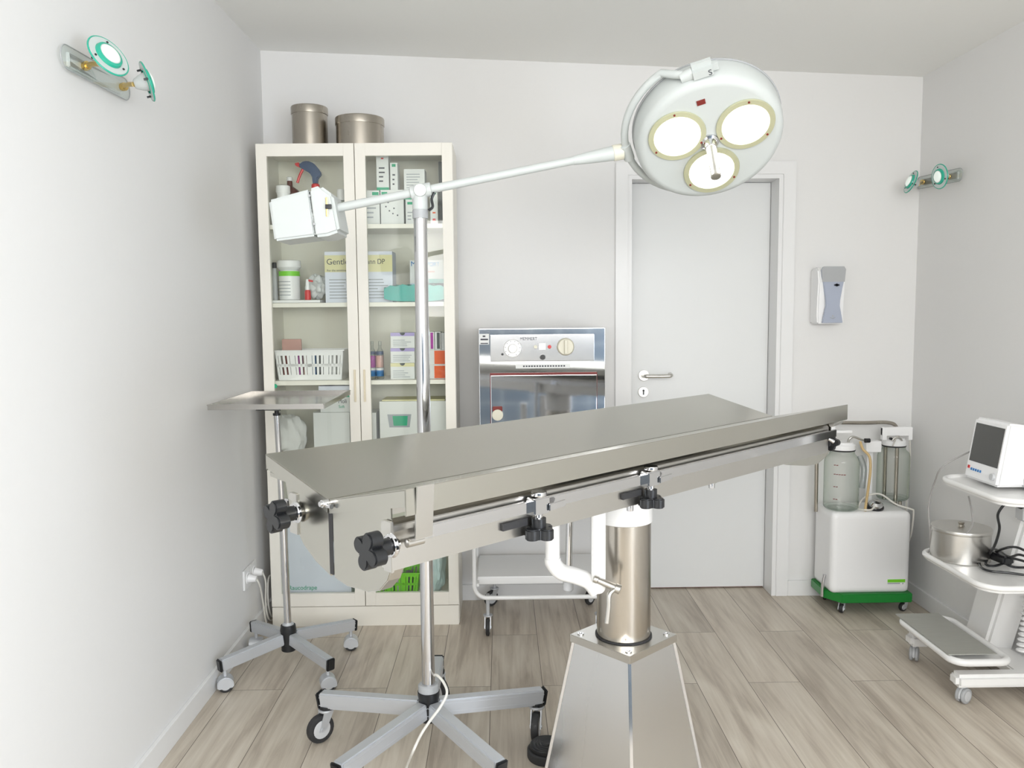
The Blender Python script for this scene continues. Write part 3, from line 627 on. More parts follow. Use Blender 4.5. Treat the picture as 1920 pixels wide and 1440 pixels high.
mb = MB(); mb.box(onp(901, 638, .0016), onp(915, 635, .0011)); mb.box(onp(905, 632, .0016), onp(910, 629, .0011)); mb.box(onp(901, 645, .0016), onp(915, 643, .0011)); part('printed_marks', mb, 'ink', st)
# trolley
ct = thing('equipment_trolley', 'white tubular trolley with rounded frame carrying the steel steriliser', 'trolley', (.165, 3.44, 0))
tx0, tx1 = -.120, .445
for yy in (3.245, 3.60):
    mb = MB(); zb_, zt_ = .165, .57; rc = .05
    pts = []
    for cx, cz, a0 in ((tx0+rc, zb_+rc, 180), (tx1-rc, zb_+rc, 270), (tx1-rc, zt_-rc, 0), (tx0+rc, zt_-rc, 90)):
        for k in range(6): a = R(a0+k*18); pts.append((cx+rc*math.cos(a), yy, cz+rc*math.sin(a)))
    mb.tube(pts, .009, 10, closed=True, smoothpath=False); part('tube_frame', mb, 'wen', ct)
mb = MB(); mb.box((tx0+.009, 3.29, .205), (tx1-.009, 3.595, .240), .008); part('lower_shelf', mb, 'creampl' if 0 else 'wen', ct)
mb = MB(); mb.box((tx0+.009, 3.25, .552), (tx1-.009, 3.60, .5785), .004); part('upper_shelf', mb, 'wen', ct)
mb = MB()
for xx in (tx0+.012, tx1-.012): mb.beam((xx, 3.245, .22), (xx, 3.60, .22), .012, .012)
part('cross_bar', mb, 'wen', ct)
for (x, y, a) in ((-.068, 3.262, R(88)), (-.058, 3.60, R(35)), (.392, 3.60, R(50)), (.392, 3.262, R(80))): castor(ct, (x, y), .036, a, .016, 'fork', top=.205 if y > 3.5 else .17)

# ================================================================== SOAP DISPENSER
dq = PY(1530, 500, 3.60); D0, D1, DB, DT = 1.402, 1.520, 1.268, 1.520
ds = thing('soap_dispenser', 'white wall dispenser with a blue grey hourglass front right of the door', 'dispenser', ((D0+D1)/2, YB-.05, DB))
mb = MB(); mb.prism([(YB-.0005, DB), (YB-.0005, DT-.01), (YB-.05, DT), (YB-.085, DT-.015), (YB-.098, DT-.06), (YB-.088, DB+.10), (YB-.086, DB+.04), (YB-.094, DB)], ((0, 0, 0), (0, 1, 0), (0, 0, 1), (1, 0, 0)), D0, D1, .006); part('shell', mb, 'wpl', ds)
w2 = .052; hgl = [(-.046, 0), (-.040, .03), (-.031, .075), (-.032, .10), (-.040, .15), (-.050, .20), (-.053, .235), (-.045, .247)]
poly = [(x, z) for x, z in hgl]+[(-x, z) for x, z in reversed(hgl)]
mb = MB(); mb.prism(poly, (V((D0+D1)/2+.004, YB-.1035, DB+.004), V(1, 0, 0), V(0, 0.0, 1), V(0, 1, 0)), 0, .012, .002); fp = part('front_panel', mb, 'disp', ds)
mb = MB(); mb.prism([(-.049, .180), (.049, .180), (.0535, .235), (.045, .2475), (-.045, .2475), (-.0535, .235)], (V((D0+D1)/2+.004, YB-.1045, DB+.004), V(1, 0, 0), V(0, 0, 1), V(0, 1, 0)), 0, .001); part('sight_window', mb, 'greypl', fp)
mb = MB(); c = V((D0+D1)/2+.018, YB-.1047, DB+.170); mb.cyl(c, c+V(0, -.002, 0), .007, n=16); mb.box(c+V(-.012, -.002, -.004), c+V(.012, -.0002, .004), .001); part('logo', mb, 'ink', fp)
mb = MB(); c = V((D0+D1)/2+.004, YB-.104, DB+.028); mb.tube([c+V(-.012, -.001, 0), c+V(0, -.001, -.004), c+V(.012, -.001, 0)], .0012, 6); mb.cyl(c+V(0, 0, .006), c+V(0, -.001, .006), .004, n=12); part('push_mark', mb, 'greypl', fp)

# ================================================================== WALL SPOTLIGHTS
def disc_spot(root, c, n, rad, anchor):
    n = Vector(n).normalized(); c = Vector(c)
    mb = MB(); mb.mi = 0; mb.lathe(c-n*.002, n, [(0, rad*.62), (0, rad*.97), (.004, rad*.97), (.004, rad*.62)], 48, cap=False)
    g = part('glass_disc', mb, 'gedge2', root)
    mb = MB(); u = n.orthogonal().normalized(); v = n.cross(u)
    mb.tube([c+u*(rad*math.cos(2*math.pi*i/40))+v*(rad*math.sin(2*math.pi*i/40)) for i in range(40)], .0022, 8, closed=True, smoothpath=False)
    part('green_rim', mb, 'gedge', g)
    mb = MB(); mb.lathe(c-n*.004, n, [(0, rad*.60), (.006, rad*.66), (.012, rad*.62), (.014, rad*.5), (.012, rad*.5)], 40, cap=False); part('lamp_ring', mb, 'gedge', g)
    h = MB(); h.lathe(c-n*.034, n, [(0, .010), (.004, .014), (.02, rad*.42), (.034, rad*.5), (.044, rad*.5), (.0445, rad*.46)], 28); hp_ = part('lamp_housing', h, 'lampw', root)
    b = MB(); b.lathe(c+n*.0105, n, [(0, rad*.46), (.004, rad*.38), (.006, rad*.2), (.0065, .001)], 28); part('bulb', b, 'bulb', hp_)
    mb = MB(); a = Vector(anchor)
    mb.tube([a, a+(c-n*.034-a)*.5+V(0, 0, .003), c-n*.034], .0065, 10); mb.cyl(a-(c-a).normalized()*.0, a+(c-a).normalized()*.014, .011, n=14, bev=.002); part('brass_joint', mb, 'gold', root)
    mb = MB()
    for k in range(3):
        a_ = 2.1*k+.4; q = c+(u*math.cos(a_)+v*math.sin(a_))*rad*.8
        mb.cyl(q-n*.012, q+n*.004, .0028, n=8)
    part('spacer_screws', mb, 'black', root)
def wall_spot(label, wx, sgn, y0, y1, z0, z1, h, spots):
    """glass plate on the side wall at x=wx from (y0,z0) to (y1,z1)"""
    t = thing('spotlight_bar', label, 'wall lamp', (wx+sgn*.012, (y0+y1)/2, (z0+z1)/2-h/2))
    u = V(0, y1-y0, z1-z0); L_ = u.length; u.normalize(); v = V(0, -u.z, u.y); o_ = V(wx, y0, z0)
    if v.z < 0: v = -v
    poly = []
    for i in range(13): a = R(90+i*15); poly.append((h/2+h/2*math.cos(a), h/2*math.sin(a)))
    for i in range(13): a = R(-90+i*15); poly.append((L_-h/2+h/2*math.cos(a), h/2*math.sin(a)))
    mb = MB(); mb.prism(poly, (o_, u, v, V(sgn, 0, 0)), .010, .014); pl = part('glass_plate', mb, 'glassplate', t)
    mb = MB(); mb.prism(poly, (o_, u, v, V(sgn, 0, 0)), .0102, .0138)
    mb = MB(); mb.tube([o_+u*a+v*b+V(sgn*.012, 0, 0) for a, b in poly], .0016, 6, closed=True, smoothpath=False); part('plate_edge', mb, 'greypl', pl)
    mb = MB()
    mb.prism([(L_*.12, -h*.30), (L_*.88, -h*.30), (L_*.88, h*.30), (L_*.12, h*.30)], (o_, u, v, V(sgn, 0, 0)), 0.0005, .010, .002); part('wall_mount', mb, 'trim', t)
    for c, n, rad, fr_ in spots: disc_spot(t, c, n, rad, o_+u*L_*fr_+V(sgn*.014, 0, 0))
pa, pb = PX(104, 101, XL), PX(235, 172, XL)
wall_spot('twin glass spotlight bar with green rimmed discs high on the left wall', XL, 1, pa.y, pb.y, pa.z, pb.z, .058,
          [(PX(203, 105, XL+.10), (.72, -.35, .38), .052, .30), (PX(276, 153, XL+.105), (.80, .40, .30), .050, .86)])
pa, pb = PX(1811, 326, XR), PX(1724, 344, XR)
wall_spot('twin glass spotlight bar with green rimmed discs on the right wall', XR, -1, pa.y, pb.y, pa.z, pb.z, .052,
          [(PX(1762, 331, XR-.11), (-.97, -.12, -.10), .048, .28), (PX(1708, 341, XR-.12), (-.93, .05, .35), .048, .84)])

# ================================================================== SOCKET ON THE LEFT WALL
sc = PX(466, 1078, XL)
so = thing('wall_socket', 'double white socket on the left wall beside the cabinet', 'socket', (XL, sc.y, sc.z-.04))
mb = MB()
for k in (-1, 1): mb.box((XL+.0005, sc.y+k*.041-.039, sc.z-.04), (XL+.010, sc.y+k*.041+.039, sc.z+.04), .003)
part('frame_plate', mb, 'trim', so)
for k in (-1, 1):
    mb = MB(); mb.lathe((XL+.0098, sc.y+k*.041, sc.z), (1, 0, 0), [(0, .024), (.003, .024), (.003, .019), (.0005, .018)], 28)
    part('socket_ring', mb, 'wpl', so)
for k, lb in ((-1, 'white plug and cable in the nearer socket, dropping to the floor'), (1, 'white plug and looped cable in the farther socket behind the cabinet')):
    y = sc.y+k*.041; t = thing('power_cable', lb, 'cable', (XL+.02, y, sc.z-.02))
    mb = MB(); mb.cyl((XL+.011, y, sc.z), (XL+.045, y, sc.z-.004), .018, .013, 18, bev=.003); part('plug', mb, 'wpl', t)
    if k < 0: pts = [(XL+.045, y, sc.z-.004), (XL+.055, y+.01, sc.z-.04), (XL+.05, y+.06, .14), (XL+.045, y+.10, .06), (XL+.05, y+.13, .006), (XL+.06, y+.2, .006)]
    else: pts = [(XL+.045, y, sc.z-.004), (XL+.05, y+.02, sc.z-.05), (XL+.035, y+.06, .12), (XL+.032, y+.09, .05), (XL+.034, y+.14, .01), (XL+.034, y+.20, .02), (XL+.036, y+.22, .10), (XL+.034, y+.18, .19), (XL+.03, y+.13, .20), (XL+.028, y+.12, .1), (XL+.03, y+.16, .02), (XL+.03, y+.24, .008)]
    mb = MB(); mb.tube(pts, .0035, 8); part('cable', mb, 'ivory', t)

# ================================================================== INSTRUMENT (MAYO) STAND
mc = V(-.81, 2.965, 0)
ms = thing('instrument_stand', 'rolling instrument stand with a steel tray beside the cabinet', 'stand', mc)
ends = [V(-1.004, 2.790, 0), V(-.618, 2.785, 0), V(-.600, 3.150, 0), V(-.995, 3.150, 0)]
for e_ in ends:
    d = (e_-mc).normalized()
    mb = MB(); mb.beam(mc+d*.026+V(0, 0, .125), e_+V(0, 0, .098), .030, .042, bev=.003)
    for k in (-1, 1): mb.beam(mc+d*.03+V(0, 0, .125+k*.008)+d.cross(V(0, 0, 1))*.0152, e_+V(0, 0, .098+k*.008)+d.cross(V(0, 0, 1))*.0152, .0008, .002)
    part('leg', mb, 'alu', ms)
    mb = MB(); mb.beam(e_-d*.001+V(0, 0, .0975), e_+d*.009+V(0, 0, .0965), .032, .043, bev=.003); part('end_cap', mb, 'black', ms)
for e_, a in zip(ends, (R(200), R(20), R(10), R(95))):
    d = (e_-mc).normalized(); q = e_-d*.014
    castor(ms, (q.x, q.y), .027, a, .022, 'chromed', top=.082)
mb = MB(); mb.lathe(mc+V(0, 0, .075), (0, 0, 1), [(0, .024), (.003, .027), (.06, .027), (.08, .030), (.098, .027), (.10, .02)], 28); part('hub', mb, 'black', ms)
mtop = V(-.822, 2.955, .965)
mb = MB(); mb.cyl(mc+V(0, 0, .165), mc+V(-.005, 0, .57), .0135, n=24); mb.cyl(mc+V(-.005, 0, .55), mtop, .0105, n=24); part('pole', mb, 'chrome', ms)
mb = MB(); mb.lathe(mc+V(0, 0, .165), (0, 0, 1), [(0, .021), (.012, .021), (.018, .016)], 24); part('collar', mb, 'alu', ms)
mb = MB(); mb.cyl(mtop, mtop+V(0, 0, .008), .014, n=20); mb.beam(mtop+V(0, 0, .02), mtop+V(0, -.20, .045), .03, .006); mb.cyl(mtop, mtop+V(0, 0, .03), .008, n=12); part('tray_bracket', mb, 'black', ms)
q = [PZ(369, 767, 1.024), PZ(598, 768, 1.024), PZ(643, 740, 1.024), PZ(462, 740, 1.024)]
tx = (min(q[0].x, q[3].x), max(q[1].x, q[2].x)); ty = (q[0].y, q[3].y)
tx = (-.968, -.588)
mb = MB(); mb.box((tx[0], ty[0], 1.020), (tx[1], ty[1], 1.023)); part('tray', mb, 'traysteel', ms)
mb = MB()
for a, b in (((tx[0], ty[0]), (tx[1], ty[0])), ((tx[1], ty[0]), (tx[1], ty[1])), ((tx[1], ty[1]), (tx[0], ty[1])), ((tx[0], ty[1]), (tx[0], ty[0]))):
    mb.beam((a[0], a[1], 1.028), (b[0], b[1], 1.028), .003, .016); mb.beam((a[0], a[1], 1.036), (b[0], b[1], 1.036), .007, .003)
part('tray_rim', mb, 'traysteel', ms)

# ================================================================== OPERATING LAMP ON A STAND
lc = V(-.229, 2.350, 0)
ls = thing('operating_lamp', 'white three bulb operating lamp on a chrome pole with wheeled base', 'lamp', lc)
AR = .364
for k, deg in enumerate((18, 90, 162, 234, 306)):
    d = V(math.cos(R(deg)), math.sin(R(deg)), 0); sd = d.cross(V(0, 0, 1))
    a0, a1 = lc+d*.026+V(0, 0, .152), lc+d*AR+V(0, 0, .128)
    mb = MB(); mb.beam(a0, a1, .036, .050, bev=.004)
    for s in (-1, 1):
        for zz in (-.012, .012): mb.beam(a0+sd*s*.0182+V(0, 0, zz), a1+sd*s*.0182+V(0, 0, zz), .0008, .0018)
    part('leg', mb, 'alu', ls)
    mb = MB(); mb.beam(a1-d*.001, a1+d*.010+V(0, 0, -.002), .038, .052, bev=.004); part('end_cap', mb, 'black', ls)
    q = a1-d*.018
    mb = MB(); mb.cyl((q.x, q.y, .099), (q.x, q.y, .112), .023, n=24, bev=.002); part('castor_socket', mb, 'black', ls)
    ang = {18: R(80), 90: R(120), 162: R(42), 234: R(60), 306: R(40)}[deg]
    off = V(math.cos(ang), math.sin(ang), 0)*.026
    castor(ls, (q.x-off.x, q.y-off.y), .0445, ang, .024, 'fork', top=.101)
mb = MB(); mb.lathe(lc+V(0, 0, .112), (0, 0, 1), [(0, .024), (.003, .028), (.06, .028), (.08, .033), (.092, .033), (.095, .028)], 32); part('hub', mb, 'black', ls)
mb = MB(); mb.lathe(lc+V(0, 0, .205), (0, 0, 1), [(0, .031), (.018, .031), (.022, .026)], 32); part('collar', mb, 'greypl', ls)
ptop = PY(788, 402, 2.352); pl_ = V(ptop.x, 2.352, ptop.z)
mb = MB(); mb.cyl(lc+V(0, 0, .207), pl_, .0195, n=32); part('pole', mb, 'chrome', ls)
mb = MB(); mb.cyl(pl_+V(0, 0, -.012), pl_+V(0, 0, .012), .0225, n=32, bev=.001); part('pole_ring', mb, 'greypl', ls)
mb = MB(); mb.lathe(pl_+V(0, 0, .012), (0, 0, 1), [(0, .020), (.004, .022), (.055, .021), (.070, .018), (.072, .01)], 28); part('pivot_block', mb, 'lampw', ls)
ja = PY(790, 363, 2.352)
# boom: straight from counterweight to lamp yoke
bl, br_ = PY(628, 391, 2.352), PY(1085, 299, 2.352); bd = (br_-bl).normalized(); be = PY(1168, 284, 2.352)
mb = MB(); mb.cyl(bl, PY(1090, 298, 2.352), .0125, .0115, 20); part('boom', mb, 'lampw', ls)
jc = bl+bd*((ja-bl).dot(bd))
mb = MB(); mb.cyl(jc-bd*.030, jc+bd*.030, .020, n=24, bev=.003); mb.cyl(jc+V(0, -.026, 0), jc+V(0, .026, 0), .018, n=24, bev=.002); part('boom_clamp', mb, 'lampw', ls)
mb = MB(); qq = pl_+V(.024, -.008, .03); mb.tube([qq+V(0, 0, -.02), qq+V(.012, 0, -.01), qq+V(.010, 0, .012), qq+V(.018, 0, .03)], .004, 8); part('clamp_lever', mb, 'black', ls)
bs = PY(1075, 301, 2.352); mb = MB(); L_ = (be-bs).length; bdd = (be-bs).normalized()
mb.lathe(bs, bdd, [(0, .0125), (L_*.35, .017), (L_*.75, .0205), (L_*.8, .0205)], 24); sl = part('boom_sleeve', mb, 'lampw', ls)
mb = MB(); mb.lathe(bs+bdd*L_*.80, bdd, [(0, .0215), (.001, .0225), (L_*.2-.002, .0225), (L_*.2, .021)], 24); part('end_ring', mb, 'creampl', sl)
# counterweight box
fr = (jc, bd, V(-bd.z, 0, bd.x), V(0, -1, 0))
def bxz(px, py):
    q = PY(px, py, 2.30)-jc; return (q.dot(fr[1]), q.dot(fr[2]))
mb = MB(); mb.prism([bxz(503, 375), bxz(580, 354), bxz(592, 442), bxz(514, 452)], fr, -.10, .052, .006); part('counterweight_box', mb, 'lampw', ls)
mb = MB(); mb.prism([bxz(577, 354), bxz(600, 347), bxz(624, 365), bxz(637, 434), bxz(615, 442), bxz(589, 445)], fr, -.102, .054, .008); ec = part('end_cover', mb, 'lampw', ls)
mb = MB()
for a, b in ((580, 367), (589, 420)): q = PY(a, b, 2.297); mb.cyl(q, q+V(0, -.002, 0), .0035, n=12)
part('screw', mb, 'greypl', ec)
q = PY(615, 388, 2.296); mb = MB(); mb.box(q+V(-.006, -.002, -.026), q+V(.0, 0, .026), .001); part('slot', mb, 'gold', ec)
mb = MB(); mb.box(q+V(-.007, -.006, -.006), q+V(.011, -.001, .007), .002); part('latch', mb, 'black', ec)
# lamp head
hc = PY(1331, 268, 2.24)                      # centre of the front face
vd = (hc-O0).normalized(); rr_ = vd.cross(V(0, 0, 1)).normalized(); dn = vd.cross(rr_)
al, be_ = R(39), R(14)
hn = (-vd*math.cos(al) + (rr_*math.sin(be_)+dn*math.cos(be_))*math.sin(al)).normalized()
e1 = (rr_*math.cos(be_)-dn*math.sin(be_)); e1 = (e1-hn*e1.dot(hn)).normalized(); e2 = hn.cross(e1)
if e2.z < 0: e2 = -e2
RH = .199
head = MB(); head.lathe(hc-hn*.150, hn, [(0, .05), (.012, .11), (.030, .160), (.050, .186), (.070, RH), (.110, RH), (.132, RH-.003), (.143, RH-.009), (.149, RH-.019), (.150, RH-.028), (.1505, .02)], 72)
hd = part('lamp_head', head, 'lampw', ls)
mb = MB(); mb.lathe(hc-hn*.080, hn, [(0, RH+.0005), (.001, RH+.0035), (.004, RH+.0035), (.005, RH+.0005)], 72, cap=False); part('seam_ring', mb, 'greypl', hd)
RB = .076
for k, (deg, rd) in enumerate(((15, .102), (144, .096), (262, .092))):
    c = hc+(e1*math.cos(R(deg))+e2*math.sin(R(deg)))*rd
    mb = MB(); mb.lathe(c+hn*.0006, hn, [(0, RB), (.003, RB+.001), (.006, RB), (.006, RB-.014), (.002, RB-.017)], 56); rg = part('bulb_ring', mb, 'lampring', hd)
    mb = MB(); mb.lathe(c+hn*.004, hn, [(0, RB-.0165), (.004, RB-.020), (.008, .03), (.0085, .001)], 56); part('bulb_glass', mb, 'orlamp', hd)
    mb = MB()
    for j in range(3):
        a = R(deg+60+120*j); q = c+(e1*math.cos(a)+e2*math.sin(a))*(RB-.006); mb.cyl(q+hn*.005, q+hn*.0085, .003, n=8)
    part('ring_screw', mb, 'dred', hd)
hb = hc+e2*(.005)
mb = MB(); mb.lathe(hb, hn, [(0, .024), (.006, .024), (.010, .018), (.030, .016)], 28); hs = part('handle_socket', mb, 'chrome', hd)
hdir = (hn+dn*.22).normalized()
mb = MB(); mb.lathe(hb+hn*.024, hdir, [(0, .0135), (.004, .0145), (.09, .0130), (.094, .0138), (.104, .0138), (.106, .010)], 24); part('sterile_handle', mb, 'steel', hd)
q = hc+e2*.135+e1*.002; mb = MB(); mb.prism([(-.011, -.007), (.011, -.007), (.011, .007), (-.011, .007)], (q, e1, e2, hn), 0, .0025); part('indicator', mb, 'dred', hd)
# yoke arc from top pivot over the left side to the bottom pivot
yc = hc-hn*.070; RY = .224
pts = [yc+e2*(RH+.008)-e1*.022+hn*.040, yc+e2*(RH+.012)-e1*.045+hn*.030]
for i in range(25):
    a = R(110+i*160/24); pts.append(yc+e1*RY*math.cos(a)+e2*RY*math.sin(a)*.985)
mb = MB(); mb.tube(pts, .0105, 12, smoothpath=False); yk = part('yoke', mb, 'lampw', ls)
tp = yc+e2*(RH+.008)+e1*.029+hn*.042
mb = MB(); mb.beam(tp-e1*.046, tp+e1*.034, .050, .040, up=hn, bev=.015); mb.cyl(tp-e1*.062-e2*.004, tp-e1*.03, .013, .016, 20); pv = part('yoke_pivot', mb, 'lampw', ls)
text('lettering', 'S', .022, tp+hn*.0205+e1*.006-e2*.008, e1, e2, 'ink', pv)
mb = MB(); q = yc-e2*(RH+.010); mb.cyl(q-e2*.014, q+e2*.016, .014, n=20, bev=.002); part('yoke_pivot', mb, 'lampw', ls)
lf = yc-e1*RY
mb = MB(); mb.cyl(be-bdd*.002, lf, .0155, .014, 20); mb.tube([be, be+(lf-be)*.6, lf], .013, 12); mb.cyl(lf-e2*.026, lf+e2*.026, .0155, n=20, bev=.002); part('yoke_joint', mb, 'lampw', ls)
# cable
cpts = [lc+V(.019, -.006, .255), lc+V(.030, -.025, .262), PY(832, 1280, 2.30), PY(838, 1300, 2.27), PY(826, 1325, 2.25), PY(806, 1352, 2.22), PY(789, 1378, 2.19), PY(774, 1410, 2.16), PZ(762, 1440, .012), PZ(755, 1470, .006), PZ(735, 1560, .006)]
mb = MB(); mb.tube(cpts, .004, 8); part('power_cable', mb, 'ivory', ls)

# ================================================================== FOOT SWITCH
fc = V(.125, 2.335, 0)
fs = thing('foot_pedal', 'round black ribbed foot pedal beside the table pedestal', 'pedal', fc)
mb = MB(); mb.lathe(fc+V(0, 0, .0), (0, 0, 1), [(0, .058), (.004, .060), (.024, .060), (.028, .056)], 40); part('base', mb, 'rubber', fs)
mb = MB(); prof = [(0, .054), (.008, .054)]
mb.lathe(fc+V(0, 0, .028), (0, 0, 1), [(0, .052), (.010, .052), (.013, .049), (.011, .044), (.014, .041), (.012, .035), (.015, .032), (.013, .026), (.016, .023), (.014, .017), (.017, .014), (.016, .002)], 40); part('pedal_top', mb, 'black', fs)

# ================================================================== OPERATING TABLE
TB = V(-.325, 1.49, .989); th = R(42.79); LL = V(math.cos(th), math.sin(th), 0); WW = V(math.sin(th), -math.cos(th), 0); UP = V(0, 0, 1)
LEN, HW, VA = 1.6406, .25, R(13.09)
def TP(t, s, z): return V(TB.x, TB.y, 0)+LL*t+WW*s+UP*z
tcx = TP(.873, 0, 0)
tb = thing('operating_table', 'stainless steel operating table with a V shaped top on a square pedestal', 'table', (tcx.x, tcx.y, 0), 0)
fr_end = lambda t: (TP(t, 0, 0), WW, UP, LL)
cs, sn = math.cos(VA), math.sin(VA)
# far half panel (s negative) and near half panel (s positive), each a folded sheet: top, outer flange, end flanges
def panel_profile(sg):
    a = (sg*.0015, TB.z); b = (sg*HW*cs, TB.z+HW*sn)
    th_ = .003; return a, b, th_
for sg, nm_ in ((-1, 'far'), (1, 'near')):
    a, b, th_ = panel_profile(sg)
    mb = MB()
    fl = .046 if sg > 0 else .034
    poly = [a, b, (b[0], b[1]-fl), (b[0]-sg*.003, b[1]-fl), (b[0]-sg*.003, b[1]-.004), (a[0], a[1]-.003)]
    mb.prism(poly, fr_end(0), .0, LEN, .0008)
    # end flanges
    for t0, t1 in ((0, .003), (LEN-.003, LEN)):
        mb.prism([(a[0], a[1]-.001), (b[0]-sg*.001, b[1]-.001), (b[0]-sg*.001, b[1]-.030), (a[0]+sg*.002, a[1]-.026)], fr_end(0), t0, t1)
    part('top_panel', mb, 'steeltop', tb)
mb = MB(); mb.cyl(TP(-.018, 0, TB.z-.006), TP(LEN+.006, 0, TB.z-.006), .005, n=14); mb.cyl(TP(-.014, 0, TB.z-.006), TP(.0, 0, TB.z-.006), .0075, n=16, bev=.001); mb.cyl(TP(-.006, -.010, TB.z-.009), TP(-.006, .022, TB.z-.009), .0045, n=12)
part('hinge', mb, 'chrome', tb)
# curved end sectors
farS = [(-.235, TB.z+.020), (-.235, TB.z+.010), (-.170, .996), (-.158, .955), (-.138, .915), (-.105, .882), (-.060, .858), (-.006, .842), (-.006, .968), (-.016, .984)]
nearS = [(.008, .968), (.030, .980), (.196, 1.012), (.196, .905), (.180, .876), (.155, .853), (.120, .842), (.050, .836), (.008, .842)]
for t0, t1 in ((.004, .007), (LEN-.007, LEN-.004)):
    for po in (farS, nearS):
        mb = MB(); mb.prism(po, fr_end(0), t0, t1, .0008); part('end_sector', mb, 'steeltop', tb)
mb = MB(); mb.beam(TP(.0036, .001, .966), TP(.0036, .001, .846), .013, .0012, up=LL); part('sector_gap_shade', mb, 'rubber', tb)  # dark strip standing in for the shade in the slot between the sectors
# curved rolled lip on the sector bottoms
mb = MB()
for po in ([(-.158, .955), (-.138, .915), (-.105, .882), (-.060, .858), (-.006, .842)], [(.196, .905), (.180, .876), (.155, .853), (.120, .842), (.050, .836), (.008, .842)]):
    for i in range(len(po)-1):
        a, b = po[i], po[i+1]; mb.beam(TP(.018, a[0], a[1]), TP(.018, b[0], b[1]), .026, .002, up=LL.cross(WW*(b[0]-a[0])+UP*(b[1]-a[1])))
part('sector_lip', mb, 'steel', tb)
# under-frame: longitudinal beams, cross beams, accessory rails
SF, SN = -.15, .20
for s_, sg in ((SF, -1), (SN, 1)):
    mb = MB()
    o_ = s_
    prof = [(0, .898), (0, .943), (-.010, .946), (-.010, .962), (0, .965), (0, .976), (-.004, .980), (-.030, .980), (-.030, .898)]
    poly = [(o_+sg*x, z) for x, z in prof]
    mb.prism(poly, fr_end(0), .0, LEN-.03, .0008); part('side_beam', mb, 'steel', tb)
    mb = MB(); mb.prism([(o_+sg*.006, .945), (o_+sg*.016, .945), (o_+sg*.016, .968), (o_+sg*.006, .968)], fr_end(0), .055, LEN-.01, .0015); rl = part('accessory_rail', mb, 'chrome', tb)
    mb = MB()
    for t in (.10, .5, .95, 1.35, 1.56): mb.beam(TP(t, o_-sg*.012, .9565), TP(t, o_+sg*.008, .9565), .02, .012, up=UP)
    part('rail_spacer', mb, 'chrome', tb)
mb = MB()
for t in (.02, .45, 1.25, LEN-.05): mb.beam(TP(t, SF+.02, .935), TP(t, SN-.02, .935), .03, .05)
mb.beam(TP(.55, .02, .93), TP(1.2, .02, .93), .22, .03, bev=.004)
part('cross_member', mb, 'steel', tb)
mb = MB(); mb.prism([(SN-.020, .896), (SN+.004, .896), (SN+.004, .984), (SN-.020, .984)], fr_end(0), -.003, .003, .001); part('beam_end_plate', mb, 'steel', tb)
# drape strap over the near rim
mb = MB(); rz_ = TB.z+HW*sn
mb.beam(TP(.038, .2475, rz_+.002), TP(.038, .240, .957), .036, .003, up=WW); mb.beam(TP(.038, .240, .957), TP(.038, .212, .950), .036, .003, up=UP); mb.cyl(TP(.016, .222, .947), TP(.05, .222, .947), .007, n=14)
part('rail_hook', mb, 'steel', tb)
# hand knobs on the left end
for s_, z_ in ((-.118, .944), (.204, .944)):
    mb = MB(); mb.cyl(TP(.01, s_, z_), TP(-.020, s_, z_), .010, n=20); mb.lathe(TP(-.0, s_, z_), -LL, [(0, .020), (.002, .021), (.005, .017), (.008, .019), (.011, .014)], 28); part('clamp_bolt', mb, 'gold' if 0 else 'chrome', tb)
    part('hand_knob', star_knob(TP(-.010, s_, z_), -LL, .035, .046, 4, UP+WW*.4, 0), 'black', tb)
# rail clamps with knobs hanging below
for px in (1005, 1216):
    for t in [i*.002 for i in range(100, 760)]:
        q = TP(t, SN+.012, .95); v = q-O0
        if 960+F_PX*v.dot(CR)/v.dot(CF) > px: break
    mb = MB(); mb.beam(TP(t-.022, SN+.016, .957), TP(t+.022, SN+.016, .957), .026, .034, bev=.003); mb.cyl(TP(t, SN+.018, .975), TP(t, SN+.018, .985), .016, n=20, bev=.002); mb.cyl(TP(t, SN+.018, .94), TP(t, SN+.018, .905), .008, n=14)
    mb.prism([(0, 0), (.045, .003), (.05, .012), (.045, .016), (0, .014)], (TP(t+.015, SN+.034, .945), LL, UP, WW), -.004, .0, .001)
    part('rail_clamp', mb, 'chrome', tb)
    part('hand_knob', star_knob(TP(t, SN+.018, .932), V(0, 0, -1), .034, .040, 4, LL, .3), 'black', tb)
    mb = MB(); mb.beam(TP(t-.085, SN+.004, .926), TP(t-.02, SN+.004, .926), .006, .014); part('clamp_pad', mb, 'rubber', tb)
mb = MB(); k_ = TP(LEN-.02, SN+.012, .93); mb.cyl(TP(LEN-.03, SN, .94), k_, .006, n=12); part('clamp_bolt', mb, 'chrome', tb)
part('hand_knob', star_knob(TP(LEN-.028, SN-.004, .925), LL, .026, .036, 4, UP, .2), 'black', tb)
k_ = PY(1573, 788, 2.44); mb = MB(); mb.cyl(k_-V(0, 0, .012), k_+V(0, 0, .008), .008, n=14, bev=.002); mb.cyl(k_-LL*.05-V(0, 0, .008), k_+LL*.012-V(0, 0, .004), .008, n=14); part('end_screw', mb, 'steel', tb)
for px, py in ((1181, 940), (1334, 895)):
    for t in [i*.002 for i in range(100, 800)]:
        q = TP(t, SN-.02, .90); v = q-O0
        if 960+F_PX*v.dot(CR)/v.dot(CF) > px: break
    mb = MB(); mb.cyl(q, q-V(0, 0, .02), .008, n=14, bev=.001); mb.cyl(q-V(0, 0, .006)-LL*.02, q-V(0, 0, .006)+LL*.02, .004, n=10)
    part('thumb_screw', mb, 'chrome', tb)
# far-left rail clamp seen under the corner
mb = MB(); q = TP(.03, SF-.035, .945); mb.beam(q-LL*.02, q+LL*.025, .02, .026, bev=.003); mb.cyl(q+V(0, 0, -.02), q+V(0, 0, -.036), .012, n=16, bev=.002); part('rail_clamp', mb, 'chrome', tb)
